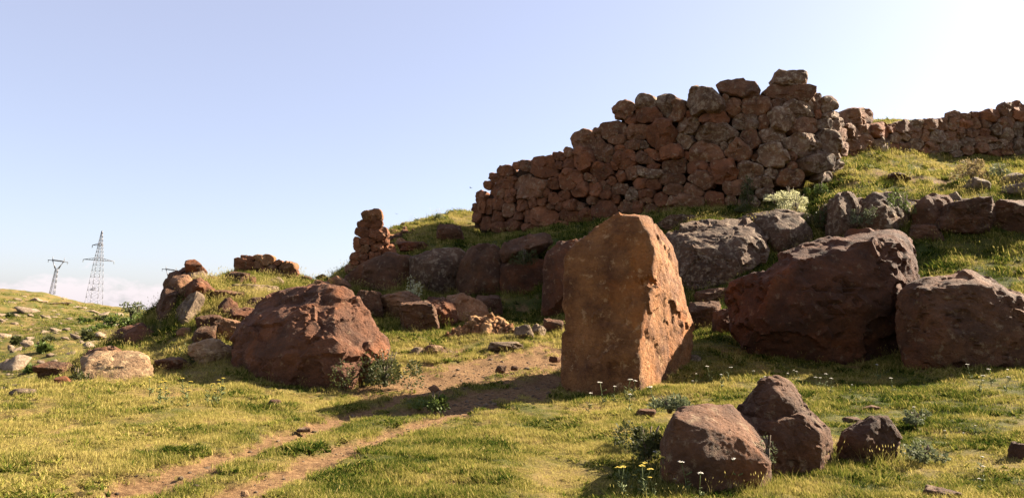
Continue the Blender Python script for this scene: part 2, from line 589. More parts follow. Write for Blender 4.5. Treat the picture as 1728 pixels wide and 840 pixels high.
def ico(sub):
    if sub not in _ico:
        bm = bmesh.new()
        bmesh.ops.create_icosphere(bm, subdivisions=sub, radius=1)
        V = np.array([v.co[:] for v in bm.verts])
        Fc = np.array([[v.index for v in f.verts] for f in bm.faces])
        bm.free()
        _ico[sub] = (V / np.linalg.norm(V, axis=1)[:, None], Fc)
    return _ico[sub]


def hull_planes(P):
    bm = bmesh.new()
    for p in P:
        bm.verts.new(p)
    bmesh.ops.convex_hull(bm, input=list(bm.verts))
    bm.normal_update()
    c = P.mean(0)
    out = []
    for f in bm.faces:
        n = np.array(f.normal[:])
        if np.linalg.norm(n) < .5:
            continue
        h = n @ np.array(f.verts[0].co[:])
        if n @ c > h:
            n, h = -n, -h
        out.append((*n, h))
    bm.free()
    return np.array(out)


def radial(D, centre, planes, p):
    h = np.maximum(planes[:, 3] - planes[:, :3] @ centre, 1e-3)
    q = np.maximum(D @ planes[:, :3].T, 0) / h
    mx = q.max(1)
    return 1 / (mx * ((q / mx[:, None]) ** p).sum(1) ** (1 / p))


def facets(s, scale, seed, tilt=1.0, warp=0.25):
    """broken faces: every cell is a flat of its own tilt with a step to its neighbours"""
    q = s * scale + warp * np.stack([fbm(s * scale * 1.3 + 7 * k, 2, seed + k) for k in range(3)], -1)
    i = np.floor(q).astype(np.int64)
    f1 = np.full(len(q), 9.0)
    f2 = np.full(len(q), 9.0)
    val = np.zeros(len(q))
    for dx in (-1, 0, 1):
        for dy in (-1, 0, 1):
            for dz in (-1, 0, 1):
                c = i + (dx, dy, dz)
                h = _hash(c[:, 0], c[:, 1], c[:, 2], seed)
                h2 = _hash(c[:, 0], c[:, 1], c[:, 2], seed + 77)
                o = q - (c + np.stack([(h & 1023) / 1023, ((h >> 10) & 1023) / 1023, ((h >> 20) & 1023) / 1023], -1))
                g = np.stack([(h2 & 1023) / 511.5 - 1, ((h2 >> 10) & 1023) / 511.5 - 1, ((h2 >> 20) & 1023) / 511.5 - 1], -1)
                d = np.sqrt((o ** 2).sum(1))
                v = (o * g).sum(1) * tilt + ((h >> 5 & 1023) / 1023 - 0.5)
                near = d < f1
                f2 = np.where(near, f1, np.minimum(f2, d))
                val = np.where(near, v, val)
                f1 = np.where(near, d, f1)
    return val / scale, f2 - f1


def roughen(V, Nrm, size, seed, amp=1.0, fine=True, cracks=0.0):
    """weathered, fractured surface: tilted broken flats at three sizes, ledges, cracks, pits"""
    s = V / size + seed * 1.37
    d = 0.04 * fbm(s * 1.3, 3, seed)
    v, e = facets(s, 1.5, seed + 1)
    d = d + 0.10 * v
    v, e = facets(s, 3.6, seed + 2, 1.3)
    mask = sstep(-0.15, 0.25, fbm(s * 1.1 + 3, 2, seed + 8))
    d = d + 0.15 * v * (0.35 + 0.65 * mask)
    d = d + 0.02 * (fbm(s * 3.2, 4, seed + 5, 0.55, True) - 0.25)
    if fine:
        v, e = facets(s, 9.0, seed + 3, 1.4)
        d = d + 0.17 * v * (0.2 + 0.8 * sstep(-0.1, 0.3, fbm(s * 2.3 + 9, 2, seed + 18)))
        d = d + 0.007 * fbm(s * 17, 3, seed + 20, 0.6)
    if cracks > 0:
        q = s * np.array([1.2, 1.2, 0.55]) + 0.25 * np.stack([fbm(s * 3 + 5 * k, 3, seed + k) for k in range(3)], -1)
        f1, f2, _ = worley(q, seed + 40)
        d = d - 2 * cracks * (1 - sstep(0.0, 0.035, f2 - f1)) * sstep(-0.2, 0.1, fbm(s * 1.7, 2, seed + 31))
    return V + Nrm * (d * amp * size)[:, None]


def vert_normals(V, Fc):
    a, b, c = V[Fc[:, 0]], V[Fc[:, 1]], V[Fc[:, 2]]
    fn = np.cross(b - a, c - a)
    n = np.zeros_like(V)
    for k in range(3):
        for ax in range(3):
            n[:, ax] += np.bincount(Fc[:, k], fn[:, ax], len(V))
    return n / np.maximum(np.linalg.norm(n, axis=1), 1e-9)[:, None]


def solid(hulls, sub, seed, chips=14, p=26, amp=1.0, cracks=0.02, centre=None, chip=(0.93, 1.0)):
    """star-shaped stone from one or more point hulls, in world coordinates"""
    rs = np.random.default_rng(seed)
    D, Fc = ico(sub)
    allp = np.vstack(hulls)
    ext = np.ptp(allp, axis=0) / 2
    size = float(np.cbrt(np.prod(ext))) * 1.0
    Ds = D * ext
    Ds = Ds / np.linalg.norm(Ds, axis=1)[:, None]
    c = hulls[0].mean(0) if centre is None else np.array(centre)
    r = 0
    for hp in hulls:
        pl = hull_planes(hp)
        if chips:
            n = rs.normal(size=(chips, 3)) / ext
            n /= np.linalg.norm(n, axis=1)[:, None]
            cc = hp.mean(0)
            sup = ((hp - cc) @ n.T).max(0)
            pl = np.vstack([pl, np.column_stack([n, sup * rs.uniform(*chip, chips) + n @ cc])])
        r = np.maximum(r, radial(Ds, c, pl, p))
    V = Ds * r[:, None]
    Nn = vert_normals(V, Fc)
    V = roughen(V, Nn, size, seed, amp, sub >= 5, cracks)
    return V + c, Fc


def place_solid(name, V, Fc, mat, label, cat, group=None, parent=None):
    base = np.array([V[:, 0].mean(), V[:, 1].mean(), np.percentile(V[:, 2], 8)])
    me = mesh_from(name, V - base, Fc)
    me.set_sharp_from_angle(angle=math.radians(36))
    o = link(name, me, mat, parent, base)
    if cat:
        tag(o, label, cat, group)
    return o


def P3(pts, d0=None):
    return np.array([unproj(p[0], p[1], p[2] if len(p) > 2 else d0) for p in pts])


def traced(label, sil, d0, front, thick, mat, seed, sub=5, shrink=0.8, amp=1.0, chips=12, cracks=0.02, p=70, name='boulder',
           cat='boulder', group=None, more=(), sink=0.25, centre=None):
    """a stone with the outline seen in the photo, a worked front and a rounded back"""
    S = P3(sil, d0)
    cen = S.mean(0)
    view = np.array([cen[0], cen[1], 0.0])
    view /= np.linalg.norm(view)
    B = cen + (S - cen) * shrink + view * thick
    low = S[S[:, 2] < np.percentile(S[:, 2], 35)] + np.array([0, 0, -sink])
    Fp = P3(front) if len(front) else np.zeros((0, 3))
    hulls = [np.vstack([S, B, low, Fp])]
    for m in more:
        hulls.append(P3(m))
    V, Fc = solid(hulls, sub, seed, chips, p, amp, cracks, None if centre is None else unproj(*centre))
    return place_solid(name, V, Fc, mat, label, cat, group)


# the standing stone beside the track
traced('tall upright orange-brown standing stone, its right face sunlit, beside the track',
       [(1040, 356, 15.0), (1092, 364, 15.1), (1112, 378, 15.9), (1132, 408, 16.5), (1143, 445, 16.8), (1152, 490, 16.9), (1165, 535, 16.9), (1171, 560, 16.9), (1168, 588, 16.7),
        (1136, 622, 15.9), (1090, 655, 14.4), (1055, 668, 14.2), (1010, 664, 14.3), (950, 632, 14.9), (948, 560, 15.0), (951, 480, 15.0), (950, 435, 15.0), (965, 412, 15), (1004, 388, 15), (1020, 372, 15)],
       15, [(1078, 366, 14.8), (1103, 420, 14.6), (1092, 480, 14.45), (1078, 590, 14.2), (1078, 662, 14.1), (1000, 425, 14.75), (985, 560, 14.6)],
       1.5, MENHIR, 52, sub=6, shrink=0.88, amp=0.5, chips=0, p=160, cracks=0.0, name='standing_stone', cat='standing stone')
# big leaning boulder left of the track
traced('huge dark red boulder with a sloping back, left of the cart track',
       [(390, 640, 16.3), (388, 594, 16.4), (402, 546, 16.8), (434, 512, 17.1), (488, 488, 17.3), (545, 480, 17.2), (574, 478, 16.9), (588, 484, 16.9), (602, 510, 16.9), (636, 550, 16.8), (660, 587, 16.6),
        (640, 612, 16.2), (588, 650, 15.4), (480, 662, 15.5), (405, 655, 16)],
       16.8, [(560, 500, 16.4), (500, 530, 16.0), (430, 555, 16.1), (566, 560, 15.6), (585, 635, 15.2), (490, 590, 15.3), (420, 605, 15.7)],
       1.6, LEFTRED, 26, sub=6, shrink=0.85, amp=0.95, chips=3, cracks=0.012)
# pair of giant blocks on the right
traced('giant dark boulder block right of the standing stone, its flat top rim catching sun',
       [(1226, 500, 18), (1232, 478, 18), (1290, 448, 18), (1330, 428, 18), (1380, 406, 18), (1450, 393, 18), (1512, 393, 18), (1536, 404, 18), (1549, 440, 17.8), (1556, 470, 17.6), (1528, 600, 17.2),
        (1460, 612, 16.8), (1400, 610, 16.8), (1300, 596, 17), (1245, 575, 17.3), (1226, 540, 17.8)],
       17.6, [(1290, 470, 17.0), (1400, 425, 16.9), (1510, 410, 16.9), (1520, 500, 16.6), (1400, 520, 16.3), (1300, 560, 16.6)],
       2.2, RED, 31, sub=6, shrink=0.85, amp=0.95, chips=7, cracks=0.03)
traced('broad dark boulder at the right edge with a slanting top, leaning by the giant block',
       [(1512, 500, 16), (1530, 476, 16), (1562, 466, 16), (1640, 458, 16), (1672, 476, 16), (1692, 492, 16), (1728, 502, 16), (1800, 530, 15.6), (1840, 600, 15.2), (1728, 622, 15), (1600, 624, 15.2), (1526, 612, 15.6), (1508, 550, 16)],
       15.8, [(1560, 485, 15.5), (1650, 480, 15.4), (1700, 560, 15.0), (1580, 570, 15.1)],
       1.8, BROWN, 37, sub=6, shrink=0.85, amp=0.85, chips=7, cracks=0.02)
# foreground stones
traced('brown rounded stone in the right foreground with a pale ridge, beside yellow flowers',
       [(1112, 745, 7.8), (1138, 690, 7.9), (1185, 682, 7.95), (1238, 682, 8.2), (1268, 708, 8.25), (1290, 740, 8.1), (1303, 778, 7.6), (1270, 806, 7.3), (1200, 816, 7.2), (1120, 800, 7.4)],
       7.75, [(1140, 706, 7.5), (1192, 722, 7.4), (1252, 742, 7.4), (1297, 780, 7.35), (1190, 775, 7.2)], 0.6, BROWN, 41, sub=6, amp=0.45, chips=0, cracks=0.01, p=130)
traced('craggy peaked stone behind the brown rounded one in the right foreground',
       [(1180, 712, 8.8), (1205, 694, 8.8), (1256, 687, 8.8), (1330, 686, 8.7), (1368, 690, 8.7), (1400, 716, 8.5), (1409, 750, 8.3), (1380, 778, 8.0), (1300, 782, 7.95), (1232, 770, 8.2)],
       8.4, [(1300, 712, 8.1), (1352, 702, 8.1), (1385, 730, 8.0), (1300, 770, 7.9)], 0.5, BROWN, 44, sub=6, amp=0.7, chips=2, cracks=0.015, p=110, centre=(1312, 715, 8.5),
       more=[[(1240, 700, 8.6), (1266, 662, 8.6), (1284, 643, 8.6), (1310, 632, 8.6), (1334, 642, 8.6), (1352, 668, 8.6), (1372, 700, 8.6), (1310, 660, 8.3), (1340, 690, 8.2), (1290, 690, 8.2), (1300, 660, 8.9), (1330, 660, 8.9), (1370, 760, 8.9), (1250, 760, 8.9), (1310, 765, 8.2)]])
traced('small wedge-shaped brown stone in the right foreground grass',
       [(1413, 748), (1418, 730), (1450, 716), (1470, 701), (1497, 699), (1510, 722), (1523, 746), (1500, 764), (1450, 770), (1420, 765)],
       8.5, [(1470, 720, 8.35), (1460, 745, 8.25)], 0.3, BROWN, 47, sub=5, amp=0.8, chips=6)
# sunlit block at the left brow
traced('low sunlit flat-topped block crusted with pale lichen, at the left brow of the meadow',
       [(136, 606, 15.9), (162, 593, 16.0), (230, 591, 16.0), (254, 600, 16.0), (258, 634, 15.4), (200, 648, 14.9), (150, 654, 14.8), (136, 632, 15.1)],
       15.5, [(150, 606, 15.5), (245, 604, 15.7)], 0.9, PALE, 53, sub=5, amp=0.7, chips=5)
# bedrock ledge, centre
C_LEDGE = 'bedrock ledge below the wall'
traced('long dark bedrock face seen in the gaps behind the ledge blocks', [(590, 520), (600, 470), (660, 440), (740, 434), (840, 436), (930, 430), (940, 545), (800, 535)], 29.6, [(700, 470, 29.0), (860, 480, 28.6)], 2.0, BROWN, 60, cat='bedrock', name='bedrock_block', group=C_LEDGE, amp=0.5, shrink=0.95)
traced('leftmost dark sloping slab of the bedrock ledge, under the tall ruined stack',
       [(575, 505), (584, 462), (612, 440), (655, 425), (698, 432), (712, 470), (708, 515), (640, 520)], 29, [(640, 455, 28.4), (650, 490, 28.2)], 2.5, BROWN, 61, cat='bedrock', name='bedrock_block', group=C_LEDGE, amp=0.7)
traced('grey bedrock block dotted with white lichen, second from the left in the ledge',
       [(688, 520), (690, 434), (725, 420), (775, 416), (792, 430), (788, 520)], 28.6, [(715, 440, 28), (760, 445, 28), (740, 490, 27.8)], 2.5, LICHEN, 62, cat='bedrock', name='bedrock_block', group=C_LEDGE, amp=0.6)
traced('broad rounded bedrock block in the middle of the ledge, deep crack on its left',
       [(764, 525), (772, 445), (798, 412), (836, 410), (858, 430), (866, 470), (862, 530)], 28, [(800, 440, 27.3), (840, 480, 27.2), (800, 490, 27.2)], 2.5, BROWN, 63, cat='bedrock', name='bedrock_block', group=C_LEDGE, amp=0.65)
traced('orange-brown bedrock block beneath the overhanging slab',
       [(842, 535), (844, 445), (880, 432), (926, 436), (935, 535)], 27.3, [(870, 460, 26.8), (900, 500, 26.7)], 2.5, RED, 64, cat='bedrock', name='bedrock_block', group=C_LEDGE, amp=0.65)
traced('overhanging dark slab with a pale top edge on the bedrock ledge',
       [(838, 428), (850, 410), (890, 395), (930, 393), (936, 408), (915, 425), (880, 442), (846, 446)], 27.4, [(870, 425, 26.6), (915, 412, 26.7)], 2.0, BROWN, 65, cat='rock slab', name='rock_slab', amp=0.7, sink=0)
traced('tall orange-brown block partly hidden behind the standing stone on its left',
       [(913, 530), (914, 460), (922, 425), (942, 407), (975, 402), (1010, 420), (1010, 535)], 24.5, [(935, 440, 24), (950, 500, 23.8)], 2.0, RED, 66, cat='boulder', amp=0.6)
# bedrock ledge, right of the standing stone
traced('great lichen-grey bedrock slab overhanging the gap right of the standing stone',
       [(1120, 460, 24.5), (1122, 392, 25.5), (1168, 374, 26), (1240, 370, 26), (1275, 372, 25.6), (1296, 400, 24.8), (1302, 425, 24.2), (1285, 448, 23.8), (1235, 482, 23.5), (1170, 492, 23.6), (1130, 486, 24)],
       24.5, [(1180, 420, 23.9), (1260, 400, 24.2), (1250, 440, 23.5)], 3, LICHEN, 71, cat='bedrock', name='bedrock_block', amp=0.75, sub=6, sink=0)
traced('rounded grey bedrock block between the great slab and the giant boulder top',
       [(1278, 400), (1268, 368), (1310, 357), (1350, 362), (1372, 390), (1372, 420), (1330, 440), (1298, 440)], 25.5, [(1310, 385, 24.8), (1345, 395, 24.8), (1310, 420, 24.6)], 2.5, LICHEN, 72, cat='bedrock', name='bedrock_block', amp=0.7)
traced('thin flat slab lying on top of the great lichened bedrock',
       [(1108, 378), (1130, 362), (1200, 362), (1235, 372), (1200, 388), (1130, 392)], 27.2, [], 1.6, LICHEN, 73, cat='rock slab', name='rock_slab', amp=0.6, sink=0)
traced('long low bedrock face running behind the right ledge rocks', [(1375, 425), (1385, 345), (1450, 332), (1560, 334), (1650, 342), (1660, 395), (1560, 415)], 26.2, [(1420, 365, 25.6), (1520, 365, 25.5), (1600, 372, 25.4)], 1.6, BROWN, 77, cat='bedrock', name='bedrock_block', amp=0.7, shrink=0.95, sink=0)
traced('low rock step between the great lichened slab and the pale feathery bushes', [(1230, 376), (1262, 360), (1320, 352), (1372, 362), (1390, 392), (1300, 400)], 26.9, [(1300, 366, 26.4)], 1.5, LICHEN, 78, cat='rock slab', name='rock_slab', amp=0.7, sink=0)
traced('upright lichened outcrop block left of the two right-hand ledge rocks',
       [(1392, 410), (1398, 340), (1412, 322), (1440, 324), (1452, 345), (1450, 410)], 25.5, [(1415, 340, 25), (1425, 385, 24.8)], 2, LICHEN, 74, cat='bedrock', name='bedrock_block', amp=0.8)
traced('middle grey outcrop rock on the right-hand grassy ledge',
       [(1448, 410), (1452, 340), (1475, 321), (1515, 322), (1535, 350), (1540, 400)], 25.3, [(1480, 345, 24.8), (1500, 385, 24.6)], 2, LICHEN, 75, cat='bedrock', name='bedrock_block', amp=0.8)
traced('rounded brown outcrop rock at the right end of the lower ledge',
       [(1535, 400), (1540, 345), (1565, 326), (1600, 328), (1612, 345), (1608, 375), (1590, 395)], 25, [(1560, 345, 24.5), (1580, 375, 24.4)], 1.6, BROWN, 76, cat='bedrock', name='bedrock_block', amp=0.9)


KN = 'rocks of the left knoll'
traced('upright orange-topped block on the left knoll', [(284, 520), (280, 486), (292, 468), (318, 461), (330, 474), (326, 500), (318, 530)], 22.0, [(300, 475, 21.6), (310, 510, 21.4)], 1.2, TAN, 91, name='rock', cat='rock', group=KN)
traced('pale-topped stone at the left top of the knoll', [(277, 478), (286, 460), (300, 456), (312, 464), (300, 484)], 23.2, [(292, 468, 22.9)], 0.8, BROWN, 92, sub=4, name='rock', cat='rock', group=KN)
traced('wide grey stone supporting the crowning stone of the knoll', [(300, 466), (318, 455), (345, 457), (350, 470), (338, 480), (312, 476)], 23.4, [(325, 466, 23.0)], 1.0, GREY, 93, sub=5, name='rock', cat='rock', group=KN)
traced('flat dark stone under the crowning one on the left knoll', [(290, 462), (312, 450), (322, 447), (326, 458), (305, 464)], 23.7, [(308, 457, 23.4)], 0.8, RED, 94, sub=4, name='rock', cat='rock', group=KN)
traced('long slanting slab pointing right on the left knoll', [(310, 498), (314, 478), (335, 468), (352, 476), (370, 494), (352, 500), (330, 506)], 21.2, [(335, 482, 20.8)], 1.3, RED, 95, name='rock', cat='rock', group=KN)
traced('big grey-purple rock face below the orange-topped knoll block', [(292, 555), (302, 520), (318, 500), (335, 490), (346, 500), (340, 525), (330, 550), (305, 560)], 20.2, [(320, 520, 19.7), (310, 545, 19.5)], 1.6, GREY, 96, name='rock', cat='rock', group=KN)
traced('tall shaded rock wall left of the grey-purple face on the knoll flank', [(262, 560), (266, 512), (278, 484), (300, 490), (306, 520), (298, 565)], 21.3, [(285, 515, 20.8), (285, 550, 20.4)], 1.6, BROWN, 97, name='rock', cat='rock', group=KN)
traced('large shaded rock on the dark left flank of the knoll', [(168, 605), (180, 572), (205, 553), (240, 547), (264, 562), (268, 595), (230, 608)], 19.9, [(220, 565, 19.4), (240, 590, 19.2)], 1.5, RED, 98, name='rock', cat='rock', group=KN)
traced('dark slope rock behind the lichen-crusted flat block', [(122, 626), (130, 606), (158, 590), (196, 585), (214, 598), (190, 615)], 17.6, [(165, 600, 17.2)], 1.2, BROWN, 99, sub=5, name='rock', cat='rock', group=KN)


def rock(label, cx, cy, w, h, d, mat, seed, sub=4, thick=0.8, name='rock', cat='rock', group=None, blocky=0.5, amp=1.0, sink=0.12, rot=0.0, chips=10):
    """a loose stone given by where it is seen, its apparent size and its distance"""
    rs = np.random.default_rng(seed)
    pg, dg = ground_hit(cx, cy + h * 0.45)
    if abs(dg - d) < 0.22 * d:
        d = dg + 0.2 * w * d / F
    W_, H_ = w * d / F, h * d / F
    c = unproj(cx, cy, d)
    pts = np.array([(a, b, c_) for a in (-1, 1) for b in (-1, 1) for c_ in (-1, 1)], float)
    pts *= rs.uniform(0.25 + 0.4 * blocky, 1.0, pts.shape)
    pts[pts[:, 2] > 0] *= np.array([0.80, 0.80, 1.0])
    cap = rs.normal(size=(5, 3))
    pts = np.vstack([pts, cap / np.linalg.norm(cap, axis=1)[:, None] * np.array([1, 1, .95])])
    a = rs.uniform(0, 6.28)
    rz = np.array([[math.cos(a), -math.sin(a), 0], [math.sin(a), math.cos(a), 0], [0, 0, 1]])
    pts = pts @ rz.T if rs.uniform() < .5 else pts
    for ax in 'XY':
        pts = pts @ np.array(Matrix.Rotation(rs.normal() * 0.3, 3, ax)).T
    V, Fc = solid([pts], sub, seed, chips, 60 if sub > 4 else 16, amp, 0.01, chip=(0.86, 1.0))
    V = V - (V.max(0) + V.min(0)) / 2
    V = V / np.abs(V).max(0) * np.array([W_ / 2, W_ * thick / 2, H_ / 2 * (1 + sink)])
    if rot:
        r = math.radians(rot)
        V = V @ np.array([[math.cos(r), 0, math.sin(r)], [0, 1, 0], [-math.sin(r), 0, math.cos(r)]]).T
    yaw = -math.atan2(c[0], c[1])
    ry = np.array([[math.cos(yaw), -math.sin(yaw), 0], [math.sin(yaw), math.cos(yaw), 0], [0, 0, 1]])
    V = V @ ry.T + c - np.array([0, 0, H_ / 2 * sink])
    return place_solid(name, V, Fc, mat, label, cat, group)


ROCKS = [
    # row of stones in front of the ledge
    ('brown stone at the left end of the fallen row, behind the huge red boulder', 620, 514, 60, 48, 24.4, BROWN),
    ('squared sunlit block with a flat bright top in the fallen row', 672, 516, 84, 52, 24.0, TAN),
    ('dark rounded stone right of the squared sunlit block', 708, 532, 70, 52, 23.6, BROWN),
    ('dark upright stone in the middle of the fallen row', 744, 527, 62, 54, 23.6, RED),
    ('large orange-topped rounded stone in the fallen row', 781, 522, 90, 56, 23.4, TAN),
    ('flat grey stone leaning behind the orange-topped rounded one', 824, 517, 56, 40, 24.0, BROWN),
    ('small stone wedged on top of the fallen row, left of the orange-topped stone', 730, 508, 24, 16, 25.4, BROWN),
    ('dark angular stone left of the standing stone', 932, 551, 38, 30, 22.5, BROWN),
    ('pale stone between the craggy rubble outcrop and the dark angular stone', 908, 558, 28, 24, 22.6, GREY),
    ('pale broken stone touching the right end of the craggy rubble outcrop', 884, 560, 34, 26, 22.4, GREY),
    ('flat grey stone lying alone in the grass before the rubble outcrop', 853, 583, 62, 15, 21.0, GREY),
    ('stone poking from the turf right of the leafy shrub', 732, 590, 34, 18, 20.0, TAN),
    ('pale stone flush with the turf near the leafy shrub', 703, 593, 26, 16, 19.6, GREY),
    ('small dark stone on the bare track patch', 845, 622, 20, 12, 17.2, BROWN),
    ('tiny dark stone beside the small dark one on the track', 868, 620, 13, 8, 17.4, BROWN),
    ('reddish stone right of the tiny ones on the track, nearer the standing stone', 936, 606, 20, 10, 18.4, RED),
    ('pinkish stone half buried at the shadow edge on the track', 732, 655, 20, 12, 15.0, TAN),
    # stones near the right blocks
    ('stone with a bright upper edge just right of the standing stone', 1186, 532, 60, 50, 18.6, BROWN),
    ('stone squeezed between the bright-edged stone and the giant block', 1222, 542, 42, 48, 18.4, RED),
    ('flat stone under the great lichened slab', 1200, 500, 60, 30, 21.5, BROWN),
    ('small stone in the shaded grass before the giant block', 1170, 605, 26, 14, 16.8, GREY),
    # knoll at left
    ('rounded red stone crowning the left knoll', 331, 452, 38, 30, 23.5, RED),
    ('small dark stone behind the slanting knoll slab', 356, 472, 24, 14, 23.5, BROWN),
    ('dark triangular rock on the knoll slope', 383, 520, 38, 38, 21.2, RED),
    ('sunlit wedge stone behind the pale block and the huge red boulder', 385, 556, 46, 40, 19.2, TAN),
    ('pale block with a bright right side next to the huge red boulder', 362, 592, 84, 44, 18.0, PALE),
    ('dark stone low on the knoll beside the pale block', 345, 566, 40, 36, 19.4, BROWN),
    ('low dark rock rib in the grass below the pale block', 296, 612, 66, 20, 16.6, BROWN),
    ('small warm stone at the foot of the grey-purple rock face', 310, 560, 24, 16, 19.6, TAN),
    ('rounded dark red stone left of the lichen-crusted flat block', 92, 626, 66, 34, 16.0, BROWN),
    ('small reddish stone at the foot of the rounded dark red one', 108, 642, 30, 16, 15.0, RED),
    ('flat stone fragment on the left edge of the brow', 40, 661, 44, 12, 14.0, GREY),
    # stones on the grassy saddle
    ('broad speckled boulder at the left foot of the cairn', 398, 470, 46, 26, 26.0, BROWN),
    ('broad flat pale slab on the knoll top below the cairn, nearest its foot', 436, 490, 92, 20, 24.0, GREY),
    ('flat brown slab left of the broad pale slab on the knoll', 382, 500, 66, 24, 23.0, BROWN),
    ('long rock rib just above the left shoulder of the huge red boulder', 440, 514, 80, 26, 22.0, BROWN),
    ('rough brown rock in the middle of the knoll slope', 412, 536, 60, 36, 20.6, RED),
    ('craggy rock low on the knoll slope above the pale block', 358, 548, 56, 36, 20.0, BROWN),
    ('small dark stone at the foot of the cairn', 424, 475, 18, 18, 26.0, RED),
    ('pale sloping stone in the grass right of the cairn', 464, 475, 30, 16, 26.5, GREY),
    ('low pale slab on the knoll slope below the cairn', 421, 496, 56, 14, 23.5, GREY),
    ('grey slab end on the knoll slope, nearest the huge red boulder', 456, 505, 40, 14, 22.8, GREY),
    ('small pale stone left on the knoll slope beside the low slab', 404, 496, 20, 16, 23.4, GREY),
    ('little reddish stones piece on the grassy knoll slope', 418, 524, 26, 14, 21.4, TAN),
    ('pale peaked stone showing above the huge red boulder', 536, 484, 42, 24, 25.0, TAN),
    ('sunlit brown stone above the top of the huge red boulder', 572, 478, 44, 26, 26.5, TAN),
    ('dark stone on the saddle right of the cairn', 514, 472, 26, 14, 27.5, BROWN),
    ('stone at the skyline between the cairn and the tall stack', 545, 468, 26, 12, 30, RED),
    # slope right of the stack
    ('flat stone halfway up the slope right of the tall stack', 688, 414, 36, 14, 31.5, RED),
    ('reddish slab in the shade right of the tall stack', 700, 416, 50, 18, 32.5, RED),
    ('pale tilted stone right of the tall stack', 676, 408, 22, 14, 31.2, TAN),
    ('small dark stone on the skyline right of the tall stack', 680, 379, 8, 6, 38, BROWN),
    ('brown rock bulging from the shaded grass left of the great wall', 762, 395, 52, 34, 36, BROWN),
    # right ledge and slope
    ('grey stone on the upper right ledge', 1648, 312, 42, 26, 27, GREY),
    ('rounded pale stone at the right edge of the upper ledge', 1712, 302, 44, 22, 27.5, GREY),
    ('pale slab stone at the right edge, below the rounded pale one', 1712, 322, 46, 26, 26.5, GREY),
    ('small pale stone on the right ledge corner', 1612, 334, 22, 22, 26, GREY),
    ('brown stone sitting in the grass below the upper right wall', 1510, 300, 50, 20, 30, BROWN),
    ('small rock at the foot of the wall behind the pale bush', 1290, 325, 36, 22, 29.2, GREY),
    ('long dark rock added as shade under the right grassy ledge', 1612, 368, 120, 62, 24.8, BROWN),  # dark rock added where the bank itself is only in shade
    ('dark rock added as shade at the right edge under the ledge', 1712, 366, 100, 56, 24.6, BROWN),  # second added rock, its dark colour stands in for the bank's shade
    ('dark low rock in the shaded grass between the lower ledge rocks and the right bank', 1560, 392, 60, 36, 23.8, BROWN),
    # right foreground
    ('stone cut by the right edge of the foreground meadow', 1722, 762, 38, 34, 8.4, BROWN),
    ('stone at the bottom edge of the meadow, right part', 1588, 836, 62, 26, 6.9, BROWN),
    ('small reddish stone in the grass right of the standing stone shadow', 1090, 697, 34, 16, 11.2, BROWN),
    ('flat stone behind the small wedge-shaped stone', 1438, 708, 32, 10, 10.2, BROWN),
    ('little flat brown stone in the grass right of the wedge-shaped stone, farther off', 1470, 688, 30, 10, 11.4, BROWN),
    ('small stone near the left rut of the track', 463, 680, 22, 13, 13.0, BROWN),
    ('pale chip of stone by the right rut at the bottom', 413, 831, 14, 10, 6.9, PALE),
    ('dark flat stone in the left rut', 512, 724, 24, 7, 10.6, BROWN),
]
for k, (lab, cx, cy, w, h, d, mat) in enumerate(ROCKS):
    rs_ = random.Random(k)
    rock(lab, cx, cy, w, h, d, mat, 100 + k, sub=5 if max(w, h) > 45 else 4, blocky=rs_.uniform(0.45, 0.8), thick=rs_.uniform(0.7, 1.0))


def rubble_outcrop():
    """craggy crumbling outcrop in the sun: a body with many lumps proud of it"""
    root = link('rubble_outcrop', None, loc=unproj(812, 576, 21.6))
    tag(root, 'craggy crumbling outcrop of yellowish rubble before the ledge, sunlit', 'outcrop')
    base = np.array(root.location)
    S = P3([(752, 572), (762, 555), (785, 540), (820, 530), (848, 532), (866, 548), (874, 572), (815, 582)], 21.9)
    Bk = S + np.array([0, 0.8, -0.3])
    V, Fc = solid([np.vstack([S, Bk, P3([(800, 556, 21.4), (850, 556, 21.4), (815, 576, 21.2)])])], 5, 81, 8, 20, 1.9, 0.05)
    link('body', mesh_from('body', V - base, Fc), RUBBLE, root)
    rs = np.random.default_rng(82)
    lump, Fl = solid([rs.normal(size=(14, 3))], 3, 83, 8, 20, 1.0, 0.0)
    lump = (lump - lump.mean(0)) / np.abs(lump - lump.mean(0)).max()
    mes = [mesh_from('lump', lump @ np.linalg.qr(rs.normal(size=(3, 3)))[0], Fl) for _ in range(6)]
    for m_ in mes:
        m_.materials.append([RUBBLE, ORANGE][rs.integers(2)])
    for k in range(110):
        t = rs.uniform(0, 1)
        px = 756 + 116 * t
        top = np.interp(px, [752, 785, 830, 866, 876], [562, 541, 531, 548, 566])
        py = rs.uniform(top + 2, 578)
        d = np.interp(py, [530, 578], [21.9, 21.2])
        o = link('lump', mes[k % 6], None, root, unproj(px, py, d) - base)
        s = rs.uniform(0.05, 0.17)
        o.scale = (s, s * rs.uniform(.7, 1.1), s * rs.uniform(.6, 1))
        o.rotation_euler = rs.uniform(0, 6, 3)


rubble_outcrop()

# ------------------------------------------------------------------ dry-stone masonry


def zc(view, rows):
    ox, oy, s = view
    return [(ox + r[0] / s, oy + r[1] / s, r[2] / s, r[3] / s) for r in rows]


